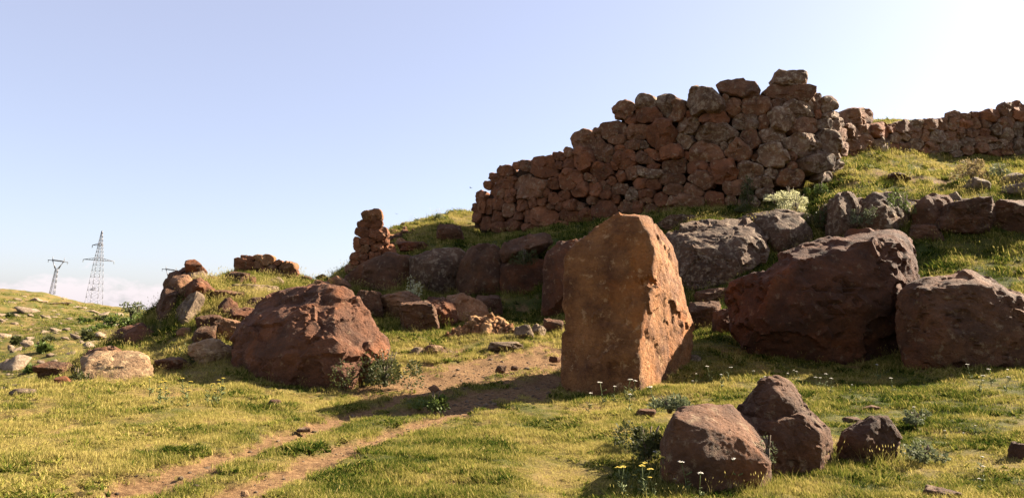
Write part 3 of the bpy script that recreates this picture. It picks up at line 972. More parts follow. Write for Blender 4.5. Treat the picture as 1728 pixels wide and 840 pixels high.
def masonry(root, stones, depth, pick, seed, lim=1.13, core=True, core_mat=None, thick=1.0, bulge=0.36, core_drop=9, back=1.6):
    """fit every stone of a wall into its neighbours; stones: picture x, y, width, height"""
    rs = np.random.default_rng(seed)
    S = np.array(stones, float)
    x0, x1 = int((S[:, 0] - S[:, 2]).min()) - 4, int((S[:, 0] + S[:, 2]).max()) + 4
    y0, y1 = int((S[:, 1] - S[:, 3]).min()) - 4, int((S[:, 1] + S[:, 3]).max()) + 4
    SC = 2
    gx, gy = np.meshgrid(np.arange(x0, x1, 1 / SC), np.arange(y0, y1, 1 / SC))
    best = np.full(gx.shape, 9.0)
    own = np.full(gx.shape, -1)
    rots = rs.uniform(-0.12, 0.12, len(S))
    pw = rs.uniform(2.3, 4.5, len(S))
    for k, (cx, cy, w, h) in enumerate(S):
        c, s = math.cos(rots[k]), math.sin(rots[k])
        i0, i1 = max(0, int((cx - w - x0) * SC)), int((cx + w - x0) * SC)
        j0, j1 = max(0, int((cy - h - y0) * SC)), int((cy + h - y0) * SC)
        dx, dy = gx[j0:j1, i0:i1] - cx, gy[j0:j1, i0:i1] - cy
        u, v = (dx * c + dy * s) / (w / 2), (-dx * s + dy * c) / (h / 2)
        m = (np.abs(u) ** pw[k] + np.abs(v) ** pw[k]) ** (1 / pw[k])
        b = best[j0:j1, i0:i1]
        o = own[j0:j1, i0:i1]
        t = m < b
        b[t] = m[t]
        o[t] = k
    base = np.array(root.location)
    A = 30
    ang = np.linspace(0, 2 * np.pi, A, endpoint=False)
    rings = [(0.0, None), (0.25, 'f'), (0.48, 'f'), (0.68, 'f'), (0.84, 'f'), (0.94, 'f'), (0.99, 'f'), (1.0, 'm'), (0.92, 'b'), (0.5, 'b')]
    H_, W_ = own.shape
    for k, (cx, cy, w, h) in enumerate(S):
        d = float(depth(cx, cy))
        # free outline
        r = np.zeros(A)
        for a in range(A):
            ca, sa = math.cos(ang[a]), math.sin(ang[a])
            t = np.arange(0, 1.2 * max(w, h), 0.5)
            X = np.clip(((cx + ca * t - x0) * SC).astype(int), 0, W_ - 1)
            Y = np.clip(((cy + sa * t - y0) * SC).astype(int), 0, H_ - 1)
            ok = (own[Y, X] == k) & (best[Y, X] < lim)
            stop = np.argmin(ok) if not ok.all() else len(t) - 1
            r[a] = max(t[stop], 0.8)
        nk = rs.integers(6, 9)
        tk = (np.arange(nk) + rs.uniform(0.15, 0.85, nk)) / nk * 2 * np.pi
        cs = np.cos(ang[None] - tk[:, None])
        hk = (r[None] * cs).max(1)
        poly = (hk[:, None] / np.maximum(cs, 0.05)).min(0)
        r = 0.3 * r + 0.7 * np.minimum(poly * 0.95, r * 1.2)
        r = r * (1 + 0.02 * rs.normal(size=A)) - 0.4
        r = np.maximum(r, 0.7)
        # local frame: tangent of the wall face
        e = 2.0
        c0 = unproj(cx, cy, d)
        tx = unproj(cx + e, cy, float(depth(cx + e, cy))) - unproj(cx - e, cy, float(depth(cx - e, cy)))
        tx /= np.linalg.norm(tx)
        up = np.array([0, 0, 1.0])
        nrm = np.cross(tx, up)
        nrm /= np.linalg.norm(nrm)          # towards the viewer
        if nrm @ (EYEV - c0) < 0:
            nrm = -nrm
        dirv = unproj(cx, cy, 1.0) - EYEV

        def onplane(px, py):
            q = unproj(px, py, 1.0) - EYEV
            return EYEV + q * ((c0 - EYEV) @ nrm / (q @ nrm))[:, None]
        wm, hm = w * d / F, h * d / F
        sz = min(wm, hm)
        B = sz * bulge * rs.uniform(0.8, 1.25)
        T = max(sz, 0.5 * wm) * thick
        tilts = [(rs.normal(size=2) * 0.30, rs.uniform(0.62, 0.95)) for _ in range(3)]
        V = [c0 + nrm * B * min(hh for _, hh in tilts)]
        for rho, kind in rings[1:]:
            pts = onplane(cx + np.cos(ang) * r * rho, cy + np.sin(ang) * r * rho)
            if kind == 'f':
                off = B * (1 - rho ** 6) ** 0.5
                ll = pts - c0
                for tl, hh in tilts:
                    off = np.minimum(off, np.maximum(B * hh + tl[0] * (ll @ tx) + tl[1] * (ll @ up), 0.15 * off))
            elif kind == 'm':
                off = np.full(A, -0.12 * T)
            else:
                off = np.full(A, -T * (0.7 if rho > 0.8 else 1.0))
            V.extend(pts + nrm * off[:, None])
        V.append(c0 - nrm * T * 1.05)
        V = np.array(V)
        nR = len(rings) - 1
        Fc = []
        ii = np.arange(A)
        jn = (ii + 1) % A
        for rr in range(nR - 1):
            p0, p1 = 1 + rr * A, 1 + (rr + 1) * A
            Fc.append(np.stack([p0 + ii, p1 + ii, p1 + jn], -1))
            Fc.append(np.stack([p0 + ii, p1 + jn, p0 + jn], -1))
        Fc.append(np.stack([ii * 0, 1 + ii, 1 + jn], -1))
        pl = 1 + (nR - 1) * A
        Fc.append(np.stack([ii * 0 + len(V) - 1, pl + jn, pl + ii], -1))
        Fc = np.vstack(Fc)
        Vl = V - c0
        Nn = vert_normals(Vl, Fc)
        if (Nn[0] @ nrm) < 0:
            Fc = Fc[:, ::-1]
            Nn = -Nn
        q = Vl / max(sz, 0.05)
        dd = 0.04 * fbm(q * 1.8 + k * 3.1, 3, 300 + k) + 0.16 * facets(q + k, 1.6, 500 + k)[0]
        Vl = Vl + Nn * (dd * sz)[:, None]
        # push alternate stones in and out a little
        Vl = Vl + nrm * rs.normal() * 0.06 * sz
        me = mesh_from('stone', Vl, Fc)
        me.set_sharp_from_angle(angle=math.radians(33))
        o = link('stone', me, pick(cx, cy, rs), root, c0 - base)
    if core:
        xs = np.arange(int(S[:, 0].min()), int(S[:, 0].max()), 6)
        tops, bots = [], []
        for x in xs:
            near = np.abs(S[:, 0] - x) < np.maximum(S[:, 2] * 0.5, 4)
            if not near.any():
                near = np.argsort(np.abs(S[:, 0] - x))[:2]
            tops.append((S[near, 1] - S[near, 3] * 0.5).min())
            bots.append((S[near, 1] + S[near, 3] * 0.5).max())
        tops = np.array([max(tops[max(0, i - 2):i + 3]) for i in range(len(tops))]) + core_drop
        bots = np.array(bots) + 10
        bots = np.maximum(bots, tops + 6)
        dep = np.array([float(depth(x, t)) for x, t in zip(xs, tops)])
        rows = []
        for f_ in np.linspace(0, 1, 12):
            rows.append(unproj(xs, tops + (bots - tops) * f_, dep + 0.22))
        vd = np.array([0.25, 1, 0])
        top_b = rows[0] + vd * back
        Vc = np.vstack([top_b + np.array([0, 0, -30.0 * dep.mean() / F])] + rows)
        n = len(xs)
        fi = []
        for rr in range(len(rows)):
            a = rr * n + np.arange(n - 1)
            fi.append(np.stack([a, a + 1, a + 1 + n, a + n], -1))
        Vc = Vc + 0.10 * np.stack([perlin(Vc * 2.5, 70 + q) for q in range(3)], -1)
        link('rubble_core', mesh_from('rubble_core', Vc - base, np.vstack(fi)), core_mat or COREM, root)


VA, VB, VC, VD, VE = (780, 110, 2.897), (1080, 100, 2.897), (1380, 160, 3.0), (560, 340, 6.0), (380, 330, 2.334)
A_ROWS = [(62, 695, 24, 42), (90, 650, 46, 70), (128, 585, 40, 40), (158, 550, 48, 46), (215, 520, 62, 60), (268, 490, 40, 34), (315, 490, 60, 50), (400, 500, 122, 98), (472, 445, 56, 42), (518, 428, 42, 52),
          (592, 374, 106, 102), (660, 328, 42, 44), (740, 317, 136, 80), (795, 225, 95, 90), (830, 262, 70, 56), (760, 360, 82, 62), (860, 325, 116, 68), (845, 388, 112, 52), (670, 412, 52, 104), (718, 432, 58, 92),
          (600, 455, 102, 112), (522, 482, 58, 64), (472, 487, 36, 44), (165, 615, 52, 60), (212, 570, 88, 60), (325, 600, 160, 115), (192, 632, 42, 52), (222, 642, 50, 62), (405, 625, 52, 54), (445, 577, 62, 52),
          (535, 565, 102, 96), (580, 607, 78, 66), (680, 525, 126, 96), (770, 412, 52, 42), (800, 460, 106, 92), (905, 447, 116, 72), (925, 512, 120, 76), (830, 525, 72, 66), (780, 540, 46, 52), (900, 577, 112, 66),
          (725, 567, 52, 46), (652, 607, 62, 70), (700, 590, 52, 52), (770, 607, 76, 52), (832, 632, 62, 60), (705, 632, 52, 46), (635, 660, 42, 42), (497, 637, 56, 52), (450, 657, 52, 62), (480, 690, 46, 42),
          (530, 682, 66, 56), (385, 667, 52, 36), (350, 667, 46, 62), (295, 687, 56, 56), (225, 707, 56, 76), (182, 677, 60, 62), (172, 742, 52, 66), (132, 690, 42, 70), (100, 692, 42, 62), (75, 742, 42, 52),
          (270, 737, 46, 38), (320, 737, 56, 56), (400, 740, 130, 96), (530, 732, 106, 52), (605, 732, 66, 62), (695, 697, 120, 92), (800, 692, 82, 62), (900, 652, 62, 62), (110, 772, 62, 62), (175, 790, 60, 50), (245, 775, 62, 62),
          (870, 692, 62, 62), (575, 692, 52, 42), (430, 690, 40, 30), (250, 620, 30, 40), (470, 545, 30, 30), (620, 545, 40, 40), (650, 560, 30, 40), (745, 490, 34, 50), (745, 650, 40, 50), (330, 790, 80, 40), (480, 785, 70, 46), (650, 770, 60, 40)]
B_ROWS = [(30, 215, 86, 76), (45, 276, 150, 82), (132, 232, 96, 112), (185, 257, 90, 102), (325, 212, 166, 126), (475, 148, 202, 82), (457, 227, 92, 106), (570, 227, 156, 86), (738, 96, 156, 80), (740, 160, 242, 88),
          (238, 322, 112, 92), (362, 292, 152, 76), (515, 310, 136, 76), (612, 302, 62, 76), (685, 302, 116, 116), (680, 220, 78, 66), (795, 247, 156, 92), (110, 374, 152, 142), (220, 407, 96, 86), (365, 362, 216, 102),
          (540, 397, 102, 106), (640, 377, 136, 72), (15, 420, 52, 42), (160, 457, 112, 96), (315, 457, 182, 96), (478, 447, 122, 112), (410, 425, 38, 54), (450, 402, 42, 42), (640, 482, 176, 122),
          (800, 422, 182, 112), (910, 227, 88, 82), (865, 217, 46, 102), (810, 327, 132, 86), (900, 322, 66, 72), (905, 407, 112, 116), (955, 317, 62, 62), (935, 272, 62, 42), (975, 382, 62, 72), (985, 437, 56, 72),
          (845, 507, 172, 102), (45, 472, 102, 72), (172, 522, 112, 76), (55, 547, 126, 82), (280, 527, 102, 62), (410, 547, 136, 116), (545, 547, 146, 86), (300, 592, 122, 92), (155, 587, 122, 62), (45, 607, 102, 62),
          (165, 637, 86, 56), (262, 642, 92, 82), (370, 692, 106, 92), (455, 627, 102, 76), (220, 697, 192, 82), (100, 692, 82, 72), (30, 662, 72, 72), (720, 572, 162, 82), (600, 602, 112, 62), (610, 652, 82, 52),
          (740, 472, 62, 62), (900, 572, 72, 52), (330, 752, 82, 42), (650, 562, 102, 62), (740, 522, 62, 42), (870, 262, 42, 62), (440, 692, 62, 52), (960, 462, 52, 42), (565, 480, 40, 40), (230, 470, 36, 40), (700, 430, 40, 50),
          (530, 700, 90, 60), (150, 740, 120, 50), (50, 730, 90, 60), (420, 750, 90, 50), (345, 555, 30, 60), (590, 330, 30, 40), (960, 520, 50, 40), (240, 280, 34, 60), (420, 190, 40, 60)]
C_ROWS = [(205, 112, 140, 82), (165, 184, 88, 72), (232, 177, 78, 56), (308, 182, 96, 72), (365, 172, 52, 48), (430, 167, 74, 64), (180, 250, 78, 62), (240, 252, 72, 92), (320, 262, 92, 86), (405, 222, 92, 62), (505, 152, 78, 48),
          (560, 152, 82, 56), (630, 152, 74, 66), (685, 147, 48, 62), (690, 104, 46, 42), (745, 112, 72, 36), (795, 102, 42, 32), (740, 147, 74, 46), (800, 142, 52, 62), (870, 107, 108, 66), (847, 147, 52, 58), (950, 92, 62, 46),
          (958, 62, 62, 42), (1020, 87, 78, 96), (900, 177, 62, 56), (950, 142, 92, 56), (955, 202, 78, 60), (1020, 172, 62, 80), (1015, 257, 72, 90), (495, 197, 78, 56), (545, 207, 56, 66), (600, 212, 78, 66), (675, 212, 82, 60),
          (722, 197, 52, 52), (780, 192, 78, 46), (850, 192, 62, 46), (852, 227, 116, 46), (750, 239, 78, 46), (500, 247, 82, 52), (575, 267, 78, 52), (670, 262, 102, 60), (760, 282, 62, 42), (830, 267, 62, 52), (880, 262, 52, 52),
          (925, 247, 56, 42), (975, 247, 46, 46), (385, 267, 48, 62), (430, 267, 62, 60), (200, 292, 72, 34), (280, 297, 62, 34), (350, 302, 62, 42), (450, 292, 52, 42), (136, 200, 34, 70), (600, 292, 62, 34), (700, 297, 62, 34), (900, 290, 70, 40),
          (440, 215, 50, 46), (960, 280, 70, 40), (540, 290, 60, 40), (125, 270, 40, 70),
          (1085, 95, 80, 90), (1150, 90, 70, 80), (1220, 85, 80, 80), (1075, 180, 70, 80), (1145, 170, 90, 70), (1215, 165, 80, 80), (1085, 255, 80, 70), (1160, 245, 90, 70), (1230, 245, 80, 80)]
D_ROWS = [(405, 150, 182, 116), (385, 218, 242, 84), (310, 310, 152, 92), (470, 322, 192, 142), (256, 430, 66, 152), (335, 402, 102, 82), (410, 402, 62, 84), (335, 477, 96, 82), (460, 462, 132, 112), (285, 562, 200, 92), (235, 605, 102, 72),
          (400, 552, 62, 92), (460, 547, 72, 92), (330, 612, 102, 60), (575, 500, 130, 130), (545, 402, 70, 90), (270, 240, 30, 80), (530, 590, 100, 60), (420, 620, 110, 60), (180, 680, 90, 80), (280, 680, 120, 70)]
E_ROWS = [(90, 246, 62, 18), (80, 268, 92, 46), (150, 254, 78, 40), (182, 287, 58, 36), (240, 287, 72, 52), (128, 272, 40, 40), (108, 302, 112, 32), (205, 266, 42, 22), (268, 300, 30, 32), (160, 300, 50, 36), (215, 300, 50, 30), (55, 300, 40, 26),
          (70, 322, 90, 30), (130, 322, 80, 30), (200, 318, 70, 26)]


def main_depth(px, py):
    d = np.interp(px, [790, 830, 900, 1000, 1100, 1200, 1300, 1345, 1400, 1440], [38.5, 37.3, 35, 33, 31.3, 29.9, 29.2, 29.2, 29.9, 31.2])
    return d + np.maximum(0, (330 - py)) * 0.0045


def upper_depth(px, py):
    return np.interp(px, [1410, 1500, 1600, 1728, 1850], [33.4, 35.2, 37, 38.2, 38.5]) + np.maximum(0, 265 - py) * 0.003


def pick_main(cx, cy, rs):
    g = (cx - 900) / 600 + rs.normal() * 0.35 + (300 - cy) * 0.001
    return WALLGREY if g > 0.85 and cx > 1060 else WALLBROWN if g > 0.3 else WALLRED


great = link('stone_wall', None, loc=unproj(1150, 370, 31))
tag(great, 'great dry-stone fortress wall of fitted boulders, tall corner at its right end', 'wall', 'ruined fortress walls')
masonry(great, zc(VA, A_ROWS) + zc(VB, B_ROWS), main_depth, pick_main, 1)
upper = link('stone_wall', None, loc=unproj(1560, 268, 36))
tag(upper, 'lower dry-stone wall along the right skyline behind the grassy ledge', 'wall', 'ruined fortress walls')
masonry(upper, zc(VC, C_ROWS), upper_depth, lambda cx, cy, rs: [WALLBROWN, WALLRED, WALLBROWN, WALLGREY][rs.integers(4)], 2, core_drop=8)
stack = link('ruined_stack', None, loc=unproj(628, 450, 31))
tag(stack, 'tall narrow ruined stack of brown stones on the skyline, one round stone on top', 'ruined wall')
masonry(stack, zc(VD, D_ROWS), lambda x, y: 30.3 + max(0, x - 640) * 0.01 + 0 * y, lambda cx, cy, rs: [WALLRED, WALLRED, TAN][rs.integers(3)], 3, core_drop=8, thick=1.6, back=0.9)
cairn = link('stone_pile', None, loc=unproj(440, 465, 27))
tag(cairn, 'low pile of flat reddish stones on the left skyline', 'stone pile')
masonry(cairn, zc(VE, E_ROWS), lambda x, y: 27.2 + 0 * x, lambda cx, cy, rs: [WALLRED, WALLRED, TAN][rs.integers(3)], 4, core_drop=6, thick=1.3, back=0.9)

# rubble stones scattered beside the stack and along the wall foot
rs = np.random.default_rng(5)
base_small = []
for k in range(8):
    V, Fc = solid([rs.normal(size=(14, 3))], 3, 900 + k, 10, 22, 1.0, 0.0)
    V = V - V.mean(0)
    base_small.append((V / np.abs(V).max(0), Fc))
SMALL = {}


def small_rock(p, size, mat, label, group, k, cat='rock', flat=0.7):
    key = (k % 8, mat.name)
    if key not in SMALL:
        me = mesh_from('rock', *base_small[k % 8])
        me.materials.append(mat)
        SMALL[key] = me
    o = link('rock', SMALL[key], None, None, p)
    o.scale = (size * rs.uniform(.8, 1.3), size * rs.uniform(.7, 1.1), size * flat * rs.uniform(.7, 1.1))
    o.rotation_euler = (rs.uniform(-.3, .3), rs.uniform(-.3, .3), rs.uniform(0, 6.28))
    return tag(o, label, cat, group)


k = 0
for _ in range(34):
    px = rs.uniform(652, 700)
    py = np.interp(px, [652, 700], [384, 380]) + rs.uniform(2, 34)
    p, d = ground_hit(px, py, 20, 60)
    if d < 45:
        small_rock(p, rs.uniform(0.10, 0.28), [RED, BROWN, ORANGE][k % 3], 'small loose stone spilling down the slope just right of the tall ruined stack', 'loose stones beside the ruined stack', k)
    k += 1
for _ in range(40):
    px, py = rs.uniform(370, 500), rs.uniform(478, 535)
    p, d = ground_hit(px, py, 15, 60)
    if d < 35:
        small_rock(p, rs.uniform(0.06, 0.2), [GREY, BROWN, ORANGE][k % 3], 'small loose stone on the sunny slope of the left knoll', 'loose stones on the knoll slope', k, flat=0.5)
    k += 1
# loose grit and pebbles on the bare earth: one mass
def pebbles():
    Vp, Fp = [], []
    D1, F1 = ico(1)
    off = 0
    cnt = 0
    while cnt < 1500:
        rut, w_ = RUTW[[0, 1, 2, 3, 2, 3, 10, 11][rs.integers(8)]]
        t = rs.uniform(0, len(rut) - 1.001)
        i = int(t)
        q = rut[i] + (rut[i + 1] - rut[i]) * (t - i) + rs.normal(size=2) * w_ * 0.6
        sz = 0.010 * np.exp(rs.normal() * 0.55) * (1.5 if w_ > .3 else 1.0)
        sh = D1 * (1 + 0.25 * rs.normal(size=(len(D1), 1))) * np.array([1.2, .9, .6]) * sz
        a_ = rs.uniform(0, 6.28)
        sh = sh @ np.array([[math.cos(a_), -math.sin(a_), 0], [math.sin(a_), math.cos(a_), 0], [0, 0, 1]])
        Vp.append(sh + np.array([*q, 0]))
        Fp.append(F1 + off)
        off += len(D1)
        cnt += 1
    V = np.vstack(Vp)
    cxy = np.repeat(np.array([v.mean(0)[:2] for v in Vp]), len(D1), 0)
    V[:, 2] += height(cxy[:, 0], cxy[:, 1])
    o = link('pebbles', mesh_from('pebbles', V, np.vstack(Fp)), GREY)
    o['kind'] = 'stuff'


pebbles()

# far hillside outcrops
FAR = [(20, 612, 42, 34), (18, 585, 10, 8), (50, 570, 16, 8), (48, 522, 22, 14), (26, 520, 14, 8), (95, 511, 26, 6), (70, 508, 16, 6), (62, 505, 14, 6), (130, 517, 18, 8), (138, 520, 14, 8), (157, 525, 20, 8), (172, 530, 18, 8), (150, 522, 12, 6),
       (78, 536, 14, 8), (98, 531, 10, 8), (82, 534, 10, 7), (30, 532, 12, 6), (3, 540, 10, 9), (115, 556, 20, 12), (100, 558, 18, 12), (90, 562, 14, 9), (128, 565, 14, 10), (136, 578, 14, 16), (152, 582, 26, 16), (165, 576, 16, 10), (182, 546, 14, 10),
       (193, 548, 12, 11), (168, 564, 16, 8), (47, 578, 20, 12), (66, 584, 12, 11), (88, 598, 20, 10), (92, 579, 14, 8), (75, 560, 12, 8), (110, 570, 10, 6), (120, 595, 12, 5), (140, 596, 10, 5), (52, 637, 12, 6), (40, 632, 16, 8), (15, 632, 12, 8),
       (28, 650, 12, 8), (5, 655, 20, 12), (30, 566, 10, 5), (60, 552, 10, 5), (155, 550, 8, 6), (115, 537, 10, 5), (108, 505, 6, 4), (85, 571, 8, 7), (145, 560, 12, 8), (110, 548, 12, 6), (20, 510, 12, 5), (40, 500, 10, 4), (175, 595, 14, 8),
       (160, 600, 10, 6), (70, 610, 10, 6), (105, 615, 8, 5), (60, 595, 10, 5), (8, 565, 14, 7), (25, 545, 10, 5)]
BIGL = {0: 'large ribbed pale outcrop at the left edge of the far hillside', 3: 'pale outcrop cluster high on the left of the far hillside', 18: 'pale blocky outcrop in the middle of the far hillside', 22: 'upright pale rock low on the far hillside',
        23: 'pale slanting slab at the foot of the far hillside, by the dark knoll'}
for j, (px, py, w, h) in enumerate(FAR):
    p, d = ground_hit(px, py + h * 0.3, 30, 300)
    if d > 250:
        continue
    s = 0.75 * w * d / F
    lab = BIGL.get(j, 'small pale weathered rock among the many scattered over the far green hillside')
    n_sub = 4 if w > 16 else 1
    o = small_rock(p, s, FARROCK, lab, 'pale rocks scattered over the far hillside', k + j, flat=min(1.2, 1.0 * h / w))
for _ in range(150):
    px, py = rs.uniform(0, 215), rs.uniform(505, 645)
    p, d = ground_hit(px, py, 30, 300)
    if d < 200 and d > 34:
        small_rock(p, (1.8 + 7.0 * rs.uniform() ** 2.2) * d / F, FARROCK, 'small pale weathered rock among the many scattered over the far green hillside', 'pale rocks scattered over the far hillside', k + _, flat=0.6)


# ------------------------------------------------------------------ pylons
class Bars:
    def __init__(s):
        s.v, s.f = [], []

    def bar(s, a, b, w):
        a, b = Vector(a), Vector(b)
        t = (b - a).normalized()
        u = t.orthogonal().normalized()
        v = t.cross(u)
        n = len(s.v)
        for p in (a, b):
            for q in ((1, 1), (-1, 1), (-1, -1), (1, -1)):
                s.v.append(tuple(p + (u * q[0] + v * q[1]) * w / 2))
        for i in range(4):
            s.f.append((n + i, n + (i + 1) % 4, n + 4 + (i + 1) % 4, n + 4 + i))
        s.f += [(n + 3, n + 2, n + 1, n), (n + 4, n + 5, n + 6, n + 7)]

    def make(s, name, mat, parent):
        return link(name, mesh_from(name, s.v, s.f, False), mat, parent)


def lattice(B, z0, z1, w0, w1, n, t, leg):
    """four-legged braced mast section"""
    c = lambda w, i: ((-w, -w), (w, -w), (w, w), (-w, w))[i % 4]
    zs = [z0 + (z1 - z0) * (1 - (1 - i / n) ** 1.15) for i in range(n + 1)]
    ws = [w0 + (w1 - w0) * (z - z0) / (z1 - z0) for z in zs]
    for i in range(n):
        for j in range(4):
            p, q = c(ws[i], j), c(ws[i], j + 1)
            r, s_ = c(ws[i + 1], j), c(ws[i + 1], j + 1)
            B.bar((*p, zs[i]), (*r, zs[i + 1]), leg)
            B.bar((*p, zs[i]), (*s_, zs[i + 1]), t)
            B.bar((*q, zs[i]), (*r, zs[i + 1]), t)
            B.bar((*r, zs[i + 1]), (*s_, zs[i + 1]), t)


def arm(B, z, L, w, h, t, n=6):
    """tapering truss arm along x from the mast"""
    for sy in (-1, 1):
        B.bar((0, sy * w, z), (L, 0, z), t)
    B.bar((0, 0, z + h), (L, 0, z), t)
    for i in range(n):
        f0, f1 = i / n, (i + 1) / n
        B.bar((L * f0, w * (1 - f0), z), (L * f1, -w * (1 - f1), z), t * .7)
        B.bar((L * f0, 0, z + h * (1 - f0)), (L * f1, w * (1 - f1), z), t * .7)


def insulator(root, x, z, L):
    B = Bars()
    B.bar((x, 0, z), (x, 0, z - L), 0.12)
    for i in range(6):
        zz = z - L * (0.15 + 0.14 * i)
        B.bar((x, 0, zz), (x, 0, zz - 0.09), 0.2)
    B.make('insulator', INSUL, root)


def lattice_pylon():
    d = 205.0
    p, d = ground_hit(158, 513, 100, 260)
    k = d / F
    root = link('pylon', None, loc=p - np.array([0, 0, .3]))
    tag(root, 'tall lattice power pylon with two cross-arms and a pointed top on the far ridge', 'pylon', 'power pylons beyond the ridge')
    Hh = 126 * k
    root.rotation_euler = (0, math.radians(2.2), math.radians(6))
    w0 = 10.5 * k
    B = Bars()
    lattice(B, 0, Hh * 0.60, w0, w0 * 0.50, 7, 0.035, 0.10)
    B.make('lower_mast', STEEL, root)
    B = Bars()
    lattice(B, Hh * 0.60, Hh * 0.80, w0 * 0.50, w0 * 0.28, 4, 0.045, 0.11)
    B.make('upper_mast', STEEL, root)
    B = Bars()
    lattice(B, Hh * 0.80, Hh, w0 * 0.28, 0.12, 4, 0.045, 0.11)
    B.make('peak', STEEL, root)
    for z, Ls in ((0.60, (-25 * k, 25 * k)), (0.80, (-13 * k, 5 * k)), (0.20, (-9 * k,))):
        for L_ in Ls:
            B = Bars()
            arm(B, Hh * z, L_, w0 * 0.3, Hh * 0.04, 0.11)
            B.make('crossarm', STEEL, root)
            if abs(L_) > 8 * k and z > 0.3:
                insulator(root, L_, Hh * z, 4.8 * k)


def v_pylon(px, py, d, top_py, label, k_w=1.0):
    k = d / F
    p = unproj(px, py, d)
    root = link('pylon', None, loc=p)
    tag(root, label, 'pylon', 'power pylons beyond the ridge')
    Hh = (py - top_py) * k
    root.rotation_euler = (0, math.radians(5.5), math.radians(12))
    z1 = Hh * 0.76
    B = Bars()
    lattice(B, 0, z1, 4.2 * k * k_w, 1.6 * k * k_w, 7, 0.06, 0.15)
    B.make('mast', STEEL, root)
    for s_ in (-1, 1):
        B = Bars()
        for y_ in (-1, 1):
            B.bar((s_ * 1.0 * k, y_ * .8 * k, z1), (s_ * 9 * k * k_w, y_ * .4 * k, Hh * 0.92), 0.16)
            B.bar((s_ * 3.0 * k, y_ * .8 * k, z1), (s_ * 8 * k * k_w, y_ * .4 * k, Hh * 0.92), 0.13)
        B.make('fork_arm', STEEL, root)
        B = Bars()
        B.bar((s_ * 9 * k * k_w, 0, Hh * 0.92), (s_ * 9 * k * k_w, 0, Hh), 0.18)
        B.make('peak', STEEL, root)
        insulator(root, s_ * 15 * k * k_w, Hh * 0.92, 4 * k)
    B = Bars()
    Lx = 16 * k * k_w
    for y_ in (-1, 1):
        B.bar((-Lx, 0, Hh * 0.92), (Lx, 0, Hh * 0.92), 0.2)
        B.bar((-Lx * .6, y_ * .8 * k, Hh * 0.935), (Lx * .6, y_ * .8 * k, Hh * 0.935), 0.2)
    for i in range(10):
        a = -Lx * .6 + 1.2 * Lx * i / 10
        B.bar((a, (-1) ** i * .8 * k, Hh * .935), (a + .12 * Lx, -(-1) ** i * .8 * k, Hh * .935), 0.14)
    B.make('crossarm', STEEL, root)


lattice_pylon()
v_pylon(84, 516, 330, 433, 'smaller forked power pylon left of the tall lattice one')
v_pylon(277, 522, 380, 449, 'distant pylon tip just above the rocks of the left knoll', 0.9)


# ------------------------------------------------------------------ plants
def leaf_cloud(n, rad, hgt, ll, lw, seed, up=0.3, lobes=6, hollow=0.3, low=0.28):
    """many small leaf blades in uneven clumps; rad, hgt in metres, base at z=0"""
    rs = np.random.default_rng(seed)
    cen = rs.normal(size=(lobes, 3)) * np.array([rad * .55, rad * .55, hgt * .22]) + np.array([0, 0, hgt * low])
    cr = rs.uniform(0.22, 0.6, lobes)
    li = rs.integers(0, lobes, n)
    d = rs.normal(size=(n, 3))
    d /= np.linalg.norm(d, axis=1)[:, None]
    rr = rs.uniform(hollow, 1, n) ** 0.6
    P = cen[li] + d * (cr[li] * rr)[:, None] * np.array([rad, rad, hgt * .75])
    P[:, 2] = np.abs(P[:, 2])
    t = d + rs.normal(size=(n, 3)) * 0.7 + np.array([0, 0, up])
    t /= np.linalg.norm(t, axis=1)[:, None]
    s = np.cross(t, rs.normal(size=(n, 3)))
    s /= np.linalg.norm(s, axis=1)[:, None]
    L_ = ll * rs.uniform(.6, 1.3, n)[:, None]
    Wd = lw * rs.uniform(.6, 1.3, n)[:, None]
    V = np.stack([P, P + t * L_ * .5 + s * Wd * .5, P + t * L_, P + t * L_ * .5 - s * Wd * .5], 1).reshape(-1, 3)
    Fq = np.arange(4 * n).reshape(n, 4)
    return V, Fq


def stems_mesh(n, rad, hgt, w, seed, lean=0.5):
    rs = np.random.default_rng(seed)
    B = Bars()
    for _ in range(n):
        a = rs.uniform(0, 6.28)
        r = rad * lean * rs.uniform(.3, 1)
        m = (r * .4 * math.cos(a), r * .4 * math.sin(a), hgt * .45)
        B.bar((0.1 * r * math.cos(a), 0.1 * r * math.sin(a), -0.05), m, w)
        B.bar(m, (r * math.cos(a), r * math.sin(a), hgt * rs.uniform(.7, .95)), w * .6)
    return B


def shrub(label, px, py, w, h, mat, seed, n=900, leaf=0.05, d=None, name='shrub', cat='shrub', lobes=7, group=None):
    if d is None:
        p, d = ground_hit(px, py)
    else:
        p = unproj(px, py, d)
    rad, hg = w * d / F / 2, h * d / F
    root = link(name, None, loc=p)
    tag(root, label, cat, group)
    V, Fq = leaf_cloud(n, rad, hg, leaf, leaf * .55, seed, lobes=lobes)
    link('foliage', mesh_from('foliage', V, Fq, False), mat, root)
    stems_mesh(7, rad, hg, 0.012 + hg * 0.012, seed).make('stem', BARK, root)['kind'] = 'stuff'
    return root


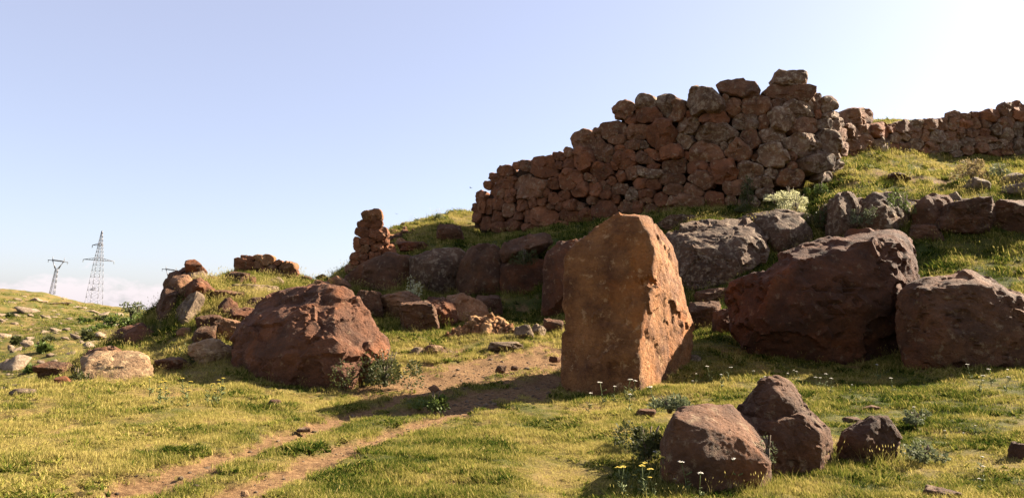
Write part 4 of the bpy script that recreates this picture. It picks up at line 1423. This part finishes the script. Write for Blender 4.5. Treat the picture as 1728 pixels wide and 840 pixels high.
shrub('dark leafy thistle shrub at the right foot of the huge red boulder', 650, 648, 84, 66, LEAF, 1, 2600, 0.06, d=15.4, lobes=14)
shrub('weedy green bush in front of the pale block by the huge red boulder', 346, 618, 58, 40, LEAF, 2, 1200, 0.07, d=17.0)
shrub('small dark bush between the rounded dark red stone and the flat lichened block', 127, 650, 24, 32, LEAF, 3, 700, 0.06, d=14.9)
shrub('tall pale-flowered weed standing against the dark bedrock ledge', 695, 510, 20, 42, LEAF_PALE, 4, 420, 0.075, d=25.2, name='flowering_weed', cat='plant')
shrub('round grey-green bush on the skyline between the stack and the great wall', 742, 374, 18, 18, LEAF_GREY, 5, 700, 0.1, d=39)
shrub('feathery pale bush glowing in the sun before the great wall, the largest of three', 1342, 356, 62, 32, LEAF_PALE, 6, 2200, 0.06, d=27.4)
shrub('upper pale feathery bush close against the great wall', 1333, 336, 30, 24, LEAF_PALE, 7, 900, 0.06, d=28.2)
shrub('left pale feathery bush before the great wall', 1307, 341, 36, 18, LEAF_PALE, 8, 900, 0.06, d=28.2)
shrub('dark upright shrub at the foot of the great wall, left of the pale bushes', 1262, 340, 26, 42, LEAF, 9, 900, 0.075, d=28.8)
shrub('second dark weed at the wall foot below the upright shrub', 1255, 358, 30, 24, LEAF, 10, 700, 0.075, d=28.0)
shrub('bright green bush at the corner of the great wall', 1384, 326, 32, 22, LEAF_LIGHT, 11, 900, 0.07, d=29.0)
shrub('dark leafy bush hanging on the ledge below the overhanging slab', 884, 446, 32, 30, LEAF, 12, 900, 0.07, d=26.3)
shrub('leafy tuft growing between the upright outcrop block and the middle outcrop rock', 1447, 378, 30, 34, LEAF_GREY, 13, 800, 0.06, d=24.6)
shrub('yellow-green bush on the right side of the middle outcrop rock', 1527, 362, 30, 40, LEAF_LIGHT, 14, 900, 0.06, d=24.8)
shrub('dry brown bush on the upper right ledge', 1640, 300, 44, 38, STRAWM, 15, 1300, 0.09, d=29)
shrub('grey weed tangle on the right ledge', 1690, 295, 40, 22, LEAF_GREY, 16, 600, 0.08, d=29)
shrub('bush beside the great lichened slab in the shade of the pale bushes', 1388, 385, 34, 44, LEAF, 17, 1100, 0.075, d=26.0)
shrub('low green weeds left of the brown rounded foreground stone', 1092, 775, 92, 62, LEAF, 18, 2600, 0.042, d=8.3)
shrub('tuft of pale grey-green weeds behind the brown rounded foreground stone', 1130, 690, 84, 24, LEAF_GREY, 19, 1300, 0.04, d=9.6)
shrub('dry seedy weed in the notch of the two foreground stones', 1296, 780, 28, 52, LEAF_GREY, 20, 300, 0.03, d=7.55)
shrub('low leafy weed patch right of the wedge-shaped stone', 1560, 775, 60, 26, LEAF_GREY, 21, 700, 0.045, d=8.4)
shrub('small leafy weed farther right in the meadow', 1545, 712, 34, 22, LEAF_GREY, 22, 500, 0.05, d=10.4)
shrub('tuft of dark weeds at the shadow edge on the track', 735, 690, 44, 34, LEAF_LIGHT, 23, 800, 0.06, d=12.6)
for j, (px, py, w, h, d) in enumerate([(87, 578, 22, 12, 85), (80, 594, 20, 12, 78), (150, 570, 26, 14, 82), (145, 545, 16, 10, 100), (170, 543, 16, 10, 105), (55, 630, 18, 9, 56), (27, 577, 12, 10, 85), (160, 560, 18, 8, 92), (14, 536, 12, 6, 115), (175, 556, 14, 8, 95)]):
    p, dd = ground_hit(px, py, 30, 250)
    shrub('small round bush among the pale rocks of the far hillside', px, py, w, h, LEAF_LIGHT if j % 2 else LEAF, 40 + j, 260, 0.5, d=dd - 1, lobes=4, group='bushes on the far hillside')


def small_tree(label, px, py, w, h, d, seed):
    p = unproj(px, py, d)
    rad, hg = w * d / F / 2, h * d / F
    root = link('small_tree', None, loc=p)
    tag(root, label, 'tree')
    V, Fq = leaf_cloud(420, rad, hg * .5, 0.2, 0.13, seed, lobes=8)
    V[:, 2] += hg * .5
    link('crown', mesh_from('crown', V, Fq, False), LEAF_GREY, root)
    B = stems_mesh(6, rad, hg * .95, 0.12, seed, 0.8)
    B.bar((0, 0, -.3), (0, 0, hg * .6), 0.16)
    B.make('trunk', BARK, root)


small_tree('lone thin small tree on the slope left of the knoll', 223, 545, 28, 36, 62, 60)
shrub('spreading bush beneath the lone small tree', 212, 552, 46, 22, LEAF_LIGHT, 61, 700, 0.3, d=60)


# herbs with flower heads
def umbel(mats, seed, hgt, head, stems=1):
    rs = np.random.default_rng(seed)
    B = Bars()
    tip = (rs.uniform(-.2, .2) * hgt, rs.uniform(-.2, .2) * hgt, hgt)
    mid = (tip[0] * .35, tip[1] * .35, hgt * .5)
    B.bar((0, 0, -.02), mid, 0.007)
    B.bar(mid, tip, 0.006)
    V, Fq = [], []
    for i in range(16):
        a, r = rs.uniform(0, 6.28), head * math.sqrt(rs.uniform(0, 1))
        q = Vector((tip[0] + r * math.cos(a), tip[1] + r * math.sin(a), tip[2] + rs.uniform(0, .25) * head - .3 * r))
        B.bar((tip[0], tip[1], tip[2] - head * .8), q, 0.003)
        n = len(V)
        s = head * .3
        b = rs.uniform(0, 6.28)
        for kk in range(5):
            V.append((q.x + s * math.cos(b + kk * 1.2566), q.y + s * math.sin(b + kk * 1.2566), q.z + rs.uniform(-.15, .15) * s))
        V.append((q.x, q.y, q.z + s * .45))
        for kk in range(5):
            Fq.append((n + kk, n + (kk + 1) % 5, n + 5))
    for i in range(8):
        z = hgt * rs.uniform(.05, .6)
        a = rs.uniform(0, 6.28)
        B.bar((mid[0] * z / hgt, mid[1] * z / hgt, z), (mid[0] * z / hgt + .05 * math.cos(a), .05 * math.sin(a), z + .03), 0.009)
    return B, (V, Fq)


PLANT_MESH = {}


def herb(label, group, px, py, mat, variant, scale=1.0, d=None, cat='flower'):
    if d is None:
        p, d = ground_hit(px, py)
    else:
        p = unproj(px, py, d)
    key = (mat.name, variant % 5)
    if key not in PLANT_MESH:
        B, (V, Fq) = umbel(None, variant % 5 + 3, 0.30, 0.030)
        sm = mesh_from('stem', B.v, B.f, False)
        sm.materials.append(STEMG)
        hm = mesh_from('flower_head', V, Fq, False)
        hm.materials.append(mat)
        PLANT_MESH[key] = (sm, hm)
    sm, hm = PLANT_MESH[key]
    root = link('yarrow_plant', None, loc=p)
    tag(root, label, cat, group)
    root.scale = (scale,) * 3
    root.rotation_euler = (0, 0, rs.uniform(0, 6.28))
    link('stem', sm, None, root)
    link('flower_head', hm, None, root)


for j in range(22):
    herb('yellow-headed yarrow in the bunch at the left foot of the brown rounded foreground stone', 'yellow yarrow by the foreground stone', rs.uniform(1038, 1128), rs.uniform(808, 842), YELLOW, j, rs.uniform(.6, 1.0))
for j in range(18):
    px = rs.choice([rs.uniform(250, 290), rs.uniform(305, 375)])
    herb('yellow-headed yarrow in the patch before the huge red boulder shadow, left meadow', 'yellow yarrow in the left meadow', px, rs.uniform(668, 692), YELLOW, j, rs.uniform(.7, 1.25))
for j in range(5):
    herb('white-headed yarrow standing at the front foot of the brown rounded foreground stone', 'white yarrow by the foreground stone', [1160, 1245, 1100, 1180, 1085][j], [835, 830, 800, 846, 790][j], WHITE, j, rs.uniform(.8, 1.1))
for j in range(24):
    herb('white-headed yarrow in the grass along the shadow edge of the giant right boulders', 'white yarrow along the boulder shadow', rs.uniform(1170, 1728), rs.uniform(640, 668), WHITE, j, rs.uniform(.6, 1.1))
for j in range(14):
    herb('small white-headed yarrow scattered in the right foreground turf', 'white yarrow in the right turf', rs.uniform(1120, 1728), rs.uniform(700, 838), WHITE, j, rs.uniform(.4, .7))
for j in range(7):
    herb('white-headed flower at the shaded foot of the standing stone', 'white flowers by the standing stone', rs.uniform(985, 1110), rs.uniform(675, 700), WHITE, j, rs.uniform(.9, 1.5))

# ------------------------------------------------------------------ birds


def bird(px, py, d, span, yaw, label):
    root = link('bird', None, loc=unproj(px, py, d))
    tag(root, label, 'bird', 'birds in flight')
    root.rotation_euler = (0.2, 0.1, yaw)
    V, Fc = ico(2)
    Vb = V * np.array([0.07, 0.26, 0.06]) * span
    Vb[:, 0] *= 1 - 0.5 * np.clip(-Vb[:, 1] / (0.26 * span), 0, 1)
    link('body', mesh_from('body', Vb, Fc), BIRDM, root)
    for s_ in (-1, 1):
        w = [(0, .10, 0), (s_ * .22, .13, .10), (s_ * .5, -.08, .14), (s_ * .22, -.05, .09), (0, -.08, 0)]
        top = [(x * span, y * span, z * span + .01 * span) for x, y, z in w]
        bot = [(x * span, y * span, z * span - .01 * span) for x, y, z in w]
        me = bpy.data.meshes.new('wing')
        fs = [(0, 1, 3, 4), (1, 2, 3), (9, 8, 6, 5), (8, 7, 6)] + [(i, i + 5, (i + 1) % 5 + 5, (i + 1) % 5) for i in range(5)]
        me.from_pydata(top + bot, [], fs)
        link('wing', me, BIRDM, root)
    me = bpy.data.meshes.new('tail')
    t = [(-.03, -.2, 0), (.03, -.2, 0), (.08, -.42, 0), (-.08, -.42, 0)]
    me.from_pydata([(x * span, y * span, z + q * span) for q in (.008, -.008) for x, y, z in t], [], [(0, 1, 2, 3), (7, 6, 5, 4), (0, 4, 5, 1), (1, 5, 6, 2), (2, 6, 7, 3), (3, 7, 4, 0)])
    link('tail', me, BIRDM, root)


bird(794, 317, 36, 0.22, 1.2, 'tiny dark bird in flight just left of the great wall')
bird(669, 361, 34, 0.16, 0.3, 'tiny dark bird in flight right of the tall ruined stack')


# ------------------------------------------------------------------ grass
def grass_material():
    m = bpy.data.materials.new('grass_blades')
    m.use_nodes = True
    nt = m.node_tree
    L = nt.links.new
    nt.nodes.clear()
    out = N(nt, 'ShaderNodeOutputMaterial')
    at = N(nt, 'ShaderNodeAttribute', attribute_name='tint', attribute_type='INSTANCER')
    av = N(nt, 'ShaderNodeAttribute', attribute_name='blade')
    ad = N(nt, 'ShaderNodeMath', operation='ADD')
    L(at.outputs['Fac'], ad.inputs[0])
    L(av.outputs['Fac'], ad.inputs[1])
    r = ramp(nt, [(0.0, (0.026, 0.044, 0.007)), (0.3, (0.086, 0.108, 0.016)), (0.6, (0.19, 0.175, 0.033)), (1.0, (0.36, 0.29, 0.095))])
    L(ad.outputs[0], r.inputs[0])
    d = N(nt, 'ShaderNodeBsdfDiffuse')
    t = N(nt, 'ShaderNodeBsdfTranslucent')
    L(r.outputs[0], d.inputs[0])
    L(r.outputs[0], t.inputs[0])
    mx = N(nt, 'ShaderNodeMixShader')
    mx.inputs[0].default_value = 0.4
    L(d.outputs[0], mx.inputs[1])
    L(t.outputs[0], mx.inputs[2])
    L(mx.outputs[0], out.inputs[0])
    return m


GRASSM = grass_material()


def tuft(name, n, rad, h, w, seed, curl=0.5, head=0.0, segs=3, dry=0.0):
    rs = np.random.default_rng(seed)
    V, Fc, A = [], [], []
    for _ in range(n):
        a, r = rs.uniform(0, 6.28), rad * math.sqrt(rs.uniform(0, 1))
        b = np.array([r * math.cos(a), r * math.sin(a), -0.01])
        la = rs.uniform(0, 6.28)
        ld = np.array([math.cos(la), math.sin(la), 0])
        sd = np.array([-math.sin(la + .6), math.cos(la + .6), 0])
        H_ = h * rs.uniform(.45, 1.15)
        cu = curl * rs.uniform(.2, 1.2)
        va = rs.normal() * 0.17 + dry + (0.35 if rs.uniform() < .23 else 0)
        n0 = len(V)
        for s in range(segs + 1):
            f = s / segs
            p = b + np.array([0, 0, H_ * (f - .25 * cu * f * f)]) + ld * H_ * cu * f * f
            wd = w * (1 - f) ** .8 * rs.uniform(.9, 1.1)
            if s < segs:
                V += [p - sd * wd / 2, p + sd * wd / 2]
                A += [va, va]
            else:
                V.append(p)
                A.append(va)
        for s in range(segs - 1):
            Fc.append((n0 + 2 * s, n0 + 2 * s + 1, n0 + 2 * s + 3))
            Fc.append((n0 + 2 * s, n0 + 2 * s + 3, n0 + 2 * s + 2))
        Fc.append((n0 + 2 * segs - 2, n0 + 2 * segs - 1, n0 + 2 * segs))
        if head > 0 and rs.uniform() < .75:
            t = V[-1]
            m0 = len(V)
            hw = w * 2.2
            up = np.array([ld[0] * .3, ld[1] * .3, 1.0])
            for q in ((0, 0), (1, .4), (-1, .4), (0, 1)):
                V.append(t + up * head * q[1] + sd * hw * q[0] * .5)
                A.append(0.75)
            Fc += [(m0, m0 + 1, m0 + 3), (m0, m0 + 3, m0 + 2)]
    me = mesh_from(name, V, Fc, False)
    at = me.attributes.new('blade', 'FLOAT', 'POINT')
    at.data.foreach_set('value', np.array(A, np.float32))
    me.materials.append(GRASSM)
    return bpy.data.objects.new(name, me)


def scatter(name, kinds, P, rot, scl, idx, tint):
    coll = bpy.data.collections.new(name + '_kinds')
    for o in kinds:
        coll.objects.link(o)
    me = bpy.data.meshes.new(name)
    me.vertices.add(len(P))
    me.vertices.foreach_set('co', P.astype(np.float32).ravel())
    for nm, typ, val, key in (('rot', 'FLOAT_VECTOR', rot, 'vector'), ('scl', 'FLOAT', scl, 'value'), ('idx', 'INT', idx, 'value'), ('tint', 'FLOAT', tint, 'value')):
        a = me.attributes.new(nm, typ, 'POINT')
        a.data.foreach_set(key, np.ascontiguousarray(val.astype(np.int32 if typ == 'INT' else np.float32)).ravel())
    o = link(name, me)
    o['kind'] = 'stuff'
    ng = bpy.data.node_groups.new(name + '_nodes', 'GeometryNodeTree')
    ng.interface.new_socket('Geometry', in_out='INPUT', socket_type='NodeSocketGeometry')
    ng.interface.new_socket('Geometry', in_out='OUTPUT', socket_type='NodeSocketGeometry')
    gi, go = ng.nodes.new('NodeGroupInput'), ng.nodes.new('NodeGroupOutput')
    ip = ng.nodes.new('GeometryNodeInstanceOnPoints')
    ci = ng.nodes.new('GeometryNodeCollectionInfo')
    ci.inputs['Collection'].default_value = coll
    ci.inputs['Separate Children'].default_value = True
    ci.inputs['Reset Children'].default_value = True
    ip.inputs['Pick Instance'].default_value = True

    def named(nm, t):
        n = ng.nodes.new('GeometryNodeInputNamedAttribute')
        n.data_type = t
        n.inputs['Name'].default_value = nm
        return n.outputs['Attribute']
    e = ng.nodes.new('FunctionNodeEulerToRotation')
    L = ng.links.new
    L(named('rot', 'FLOAT_VECTOR'), e.inputs[0])
    L(e.outputs[0], ip.inputs['Rotation'])
    L(named('scl', 'FLOAT'), ip.inputs['Scale'])
    L(named('idx', 'INT'), ip.inputs['Instance Index'])
    L(gi.outputs[0], ip.inputs['Points'])
    L(ci.outputs[0], ip.inputs['Instance'])
    L(ip.outputs[0], go.inputs[0])
    md = o.modifiers.new('scatter', 'NODES')
    md.node_group = ng
    return o


def view_points(n, r0, r1, seed, th=46):
    g = np.random.default_rng(seed)
    t = np.radians(g.uniform(-th, th, n))
    r = np.exp(g.uniform(math.log(r0), math.log(r1), n))
    return np.sin(t) * r, np.cos(t) * r, r, g


def slope_ok(x, y, z):
    e = 0.15
    zx = height_smooth(x + e, y)
    zy = height_smooth(x, y + e)
    z0 = height_smooth(x, y)
    return np.hypot(zx - z0, zy - z0) / e


def build_grass():
    kinds = [tuft('turf_%s' % c, 32, 0.10, 0.042, 0.008, 10 + i, 1.3) for i, c in enumerate('abcd')] + \
            [tuft('turf_%s' % c, 26, 0.085, 0.075, 0.008, 20 + i, 1.0) for i, c in enumerate('ef')] + \
            [tuft('turf_%s' % c, 13, 0.05, 0.085, 0.030, 25 + i, 1.7, dry=-.2) for i, c in enumerate('gh')]
    x, y, r, g = view_points(150000, 4.8, 48, 1)
    dm = dirt_mask(x, y)
    keep = g.uniform(0, 1, len(x)) > dm * 1.08
    lush = fbm(np.stack([x * .9, y * .9, x * 0 + 9], -1), 3, 51)
    keep &= g.uniform(0, 1, len(x)) < 0.85 + 0.8 * lush
    sl = slope_ok(x, y, 0)
    keep &= sl < 1.15
    x, y, r, dm, lush = x[keep], y[keep], r[keep], dm[keep], lush[keep]
    P = np.stack([x, y, height(x, y)], -1)
    n = len(x)
    rot = np.stack([g.normal(0, .12, n), g.normal(0, .12, n), g.uniform(0, 6.28, n)], -1)
    scl = g.uniform(.7, 1.25, n) * np.clip(r / 13, 0.85, 2.4) * (1 + 0.5 * np.clip(lush, -.5, .8))
    idx = np.where(g.uniform(0, 1, n) < 0.55 - lush, g.integers(0, 4, n), g.integers(4, 6, n))
    weedy = fbm(np.stack([x * .8, y * .8, x * 0 + 19], -1), 3, 57)
    idx = np.where((weedy > .22) & (g.uniform(0, 1, n) < .45) | (g.uniform(0, 1, n) < .02), g.integers(6, 8, n), idx)
    tint = np.clip(tint_field(x, y) + g.normal(0, .11, n) - .1 * lush + .2 * (dm > .1), 0, 1)
    scatter('grass', kinds, P, rot, scl, idx, tint)
    # taller seeding grass: everywhere sparse, thick at stone feet and ledges
    kinds = [tuft('seeding_%s' % c, 11, 0.09, 0.34, 0.006, 30 + i, 0.45, head=0.05, segs=4, dry=.1) for i, c in enumerate('ab')] + \
            [tuft('seeding_%s' % c, 26, 0.11, 0.26, 0.008, 40 + i, 0.6, segs=4) for i, c in enumerate('cd')]
    x, y, r, g = view_points(32000, 6, 48, 2)
    lush = fbm(np.stack([x * .5, y * .5, x * 0 + 2], -1), 4, 61) + 0.5 * sstep(19, 25, r) - 0.1
    far = sstep(18, 26, r)
    keep = (g.uniform(0, 1, len(x)) < np.clip(lush * .9, 0.0, .9) * (0.12 + 0.88 * far)) & (dirt_mask(x, y) < .3) & (slope_ok(x, y, 0) < 1.5)
    x, y, r = x[keep], y[keep], r[keep]
    # skirts round the big stones
    ex = []
    for o in list(COL.objects):
        if o.get('category') in ('boulder', 'standing stone', 'rock', 'bedrock') and o.type == 'MESH' and o.dimensions.x > 0.5 and o.location.y < 30:
            co = np.empty(len(o.data.vertices) * 3, np.float32)
            o.data.vertices.foreach_get('co', co)
            co = co.reshape(-1, 3) + np.array(o.location)
            hz = height_smooth(co[:, 0], co[:, 1])
            near = co[(np.abs(co[:, 2] - hz) < 0.12)]
            if len(near):
                m = int(min(220, 44 * o.dimensions.x))
                q = near[g.integers(0, len(near), m)][:, :2]
                cc = np.array(o.location[:2])
                q = q + (q - cc) / np.maximum(np.linalg.norm(q - cc, axis=1), .1)[:, None] * g.uniform(0, .3, m)[:, None]
                ex.append(q)
    ex = np.vstack(ex)
    x, y = np.concatenate([x, ex[:, 0]]), np.concatenate([y, ex[:, 1]])
    ok = dirt_mask(x, y) < 0.4
    x, y = x[ok], y[ok]
    r = np.hypot(x, y)
    n = len(x)
    P = np.stack([x, y, height(x, y)], -1)
    rot = np.stack([g.normal(0, .12, n), g.normal(0, .12, n), g.uniform(0, 6.28, n)], -1)
    scl = g.uniform(.45, 1.1, n) * np.clip(r / 22, 0.75, 1.5)
    idx = g.integers(0, 4, n)
    tint = np.clip(tint_field(x, y) + g.normal(0, .1, n), 0, 1)
    scatter('tall_grass', kinds, P, rot, scl, idx, tint)
    # coarse far turf on the hillside across the valley
    kinds = [tuft('coarse_%s' % c, 24, 0.5, 0.22, 0.05, 50 + i, 0.6, segs=2) for i, c in enumerate('ab')]
    x, y, r, g = view_points(26000, 46, 200, 3)
    keep = np.degrees(np.arctan2(x, y)) < -18
    x, y, r = x[keep], y[keep], r[keep]
    n = len(x)
    P = np.stack([x, y, height(x, y)], -1)
    rot = np.stack([g.normal(0, .1, n), g.normal(0, .1, n), g.uniform(0, 6.28, n)], -1)
    scatter('hill_grass', kinds, P, rot, g.uniform(.5, 1.3, n) * np.clip(r / 100, .6, 1.6), g.integers(0, 2, n), np.clip(tint_field(x * .2, y * .2) * .7 + g.normal(0, .08, n), 0, 1))


build_grass()
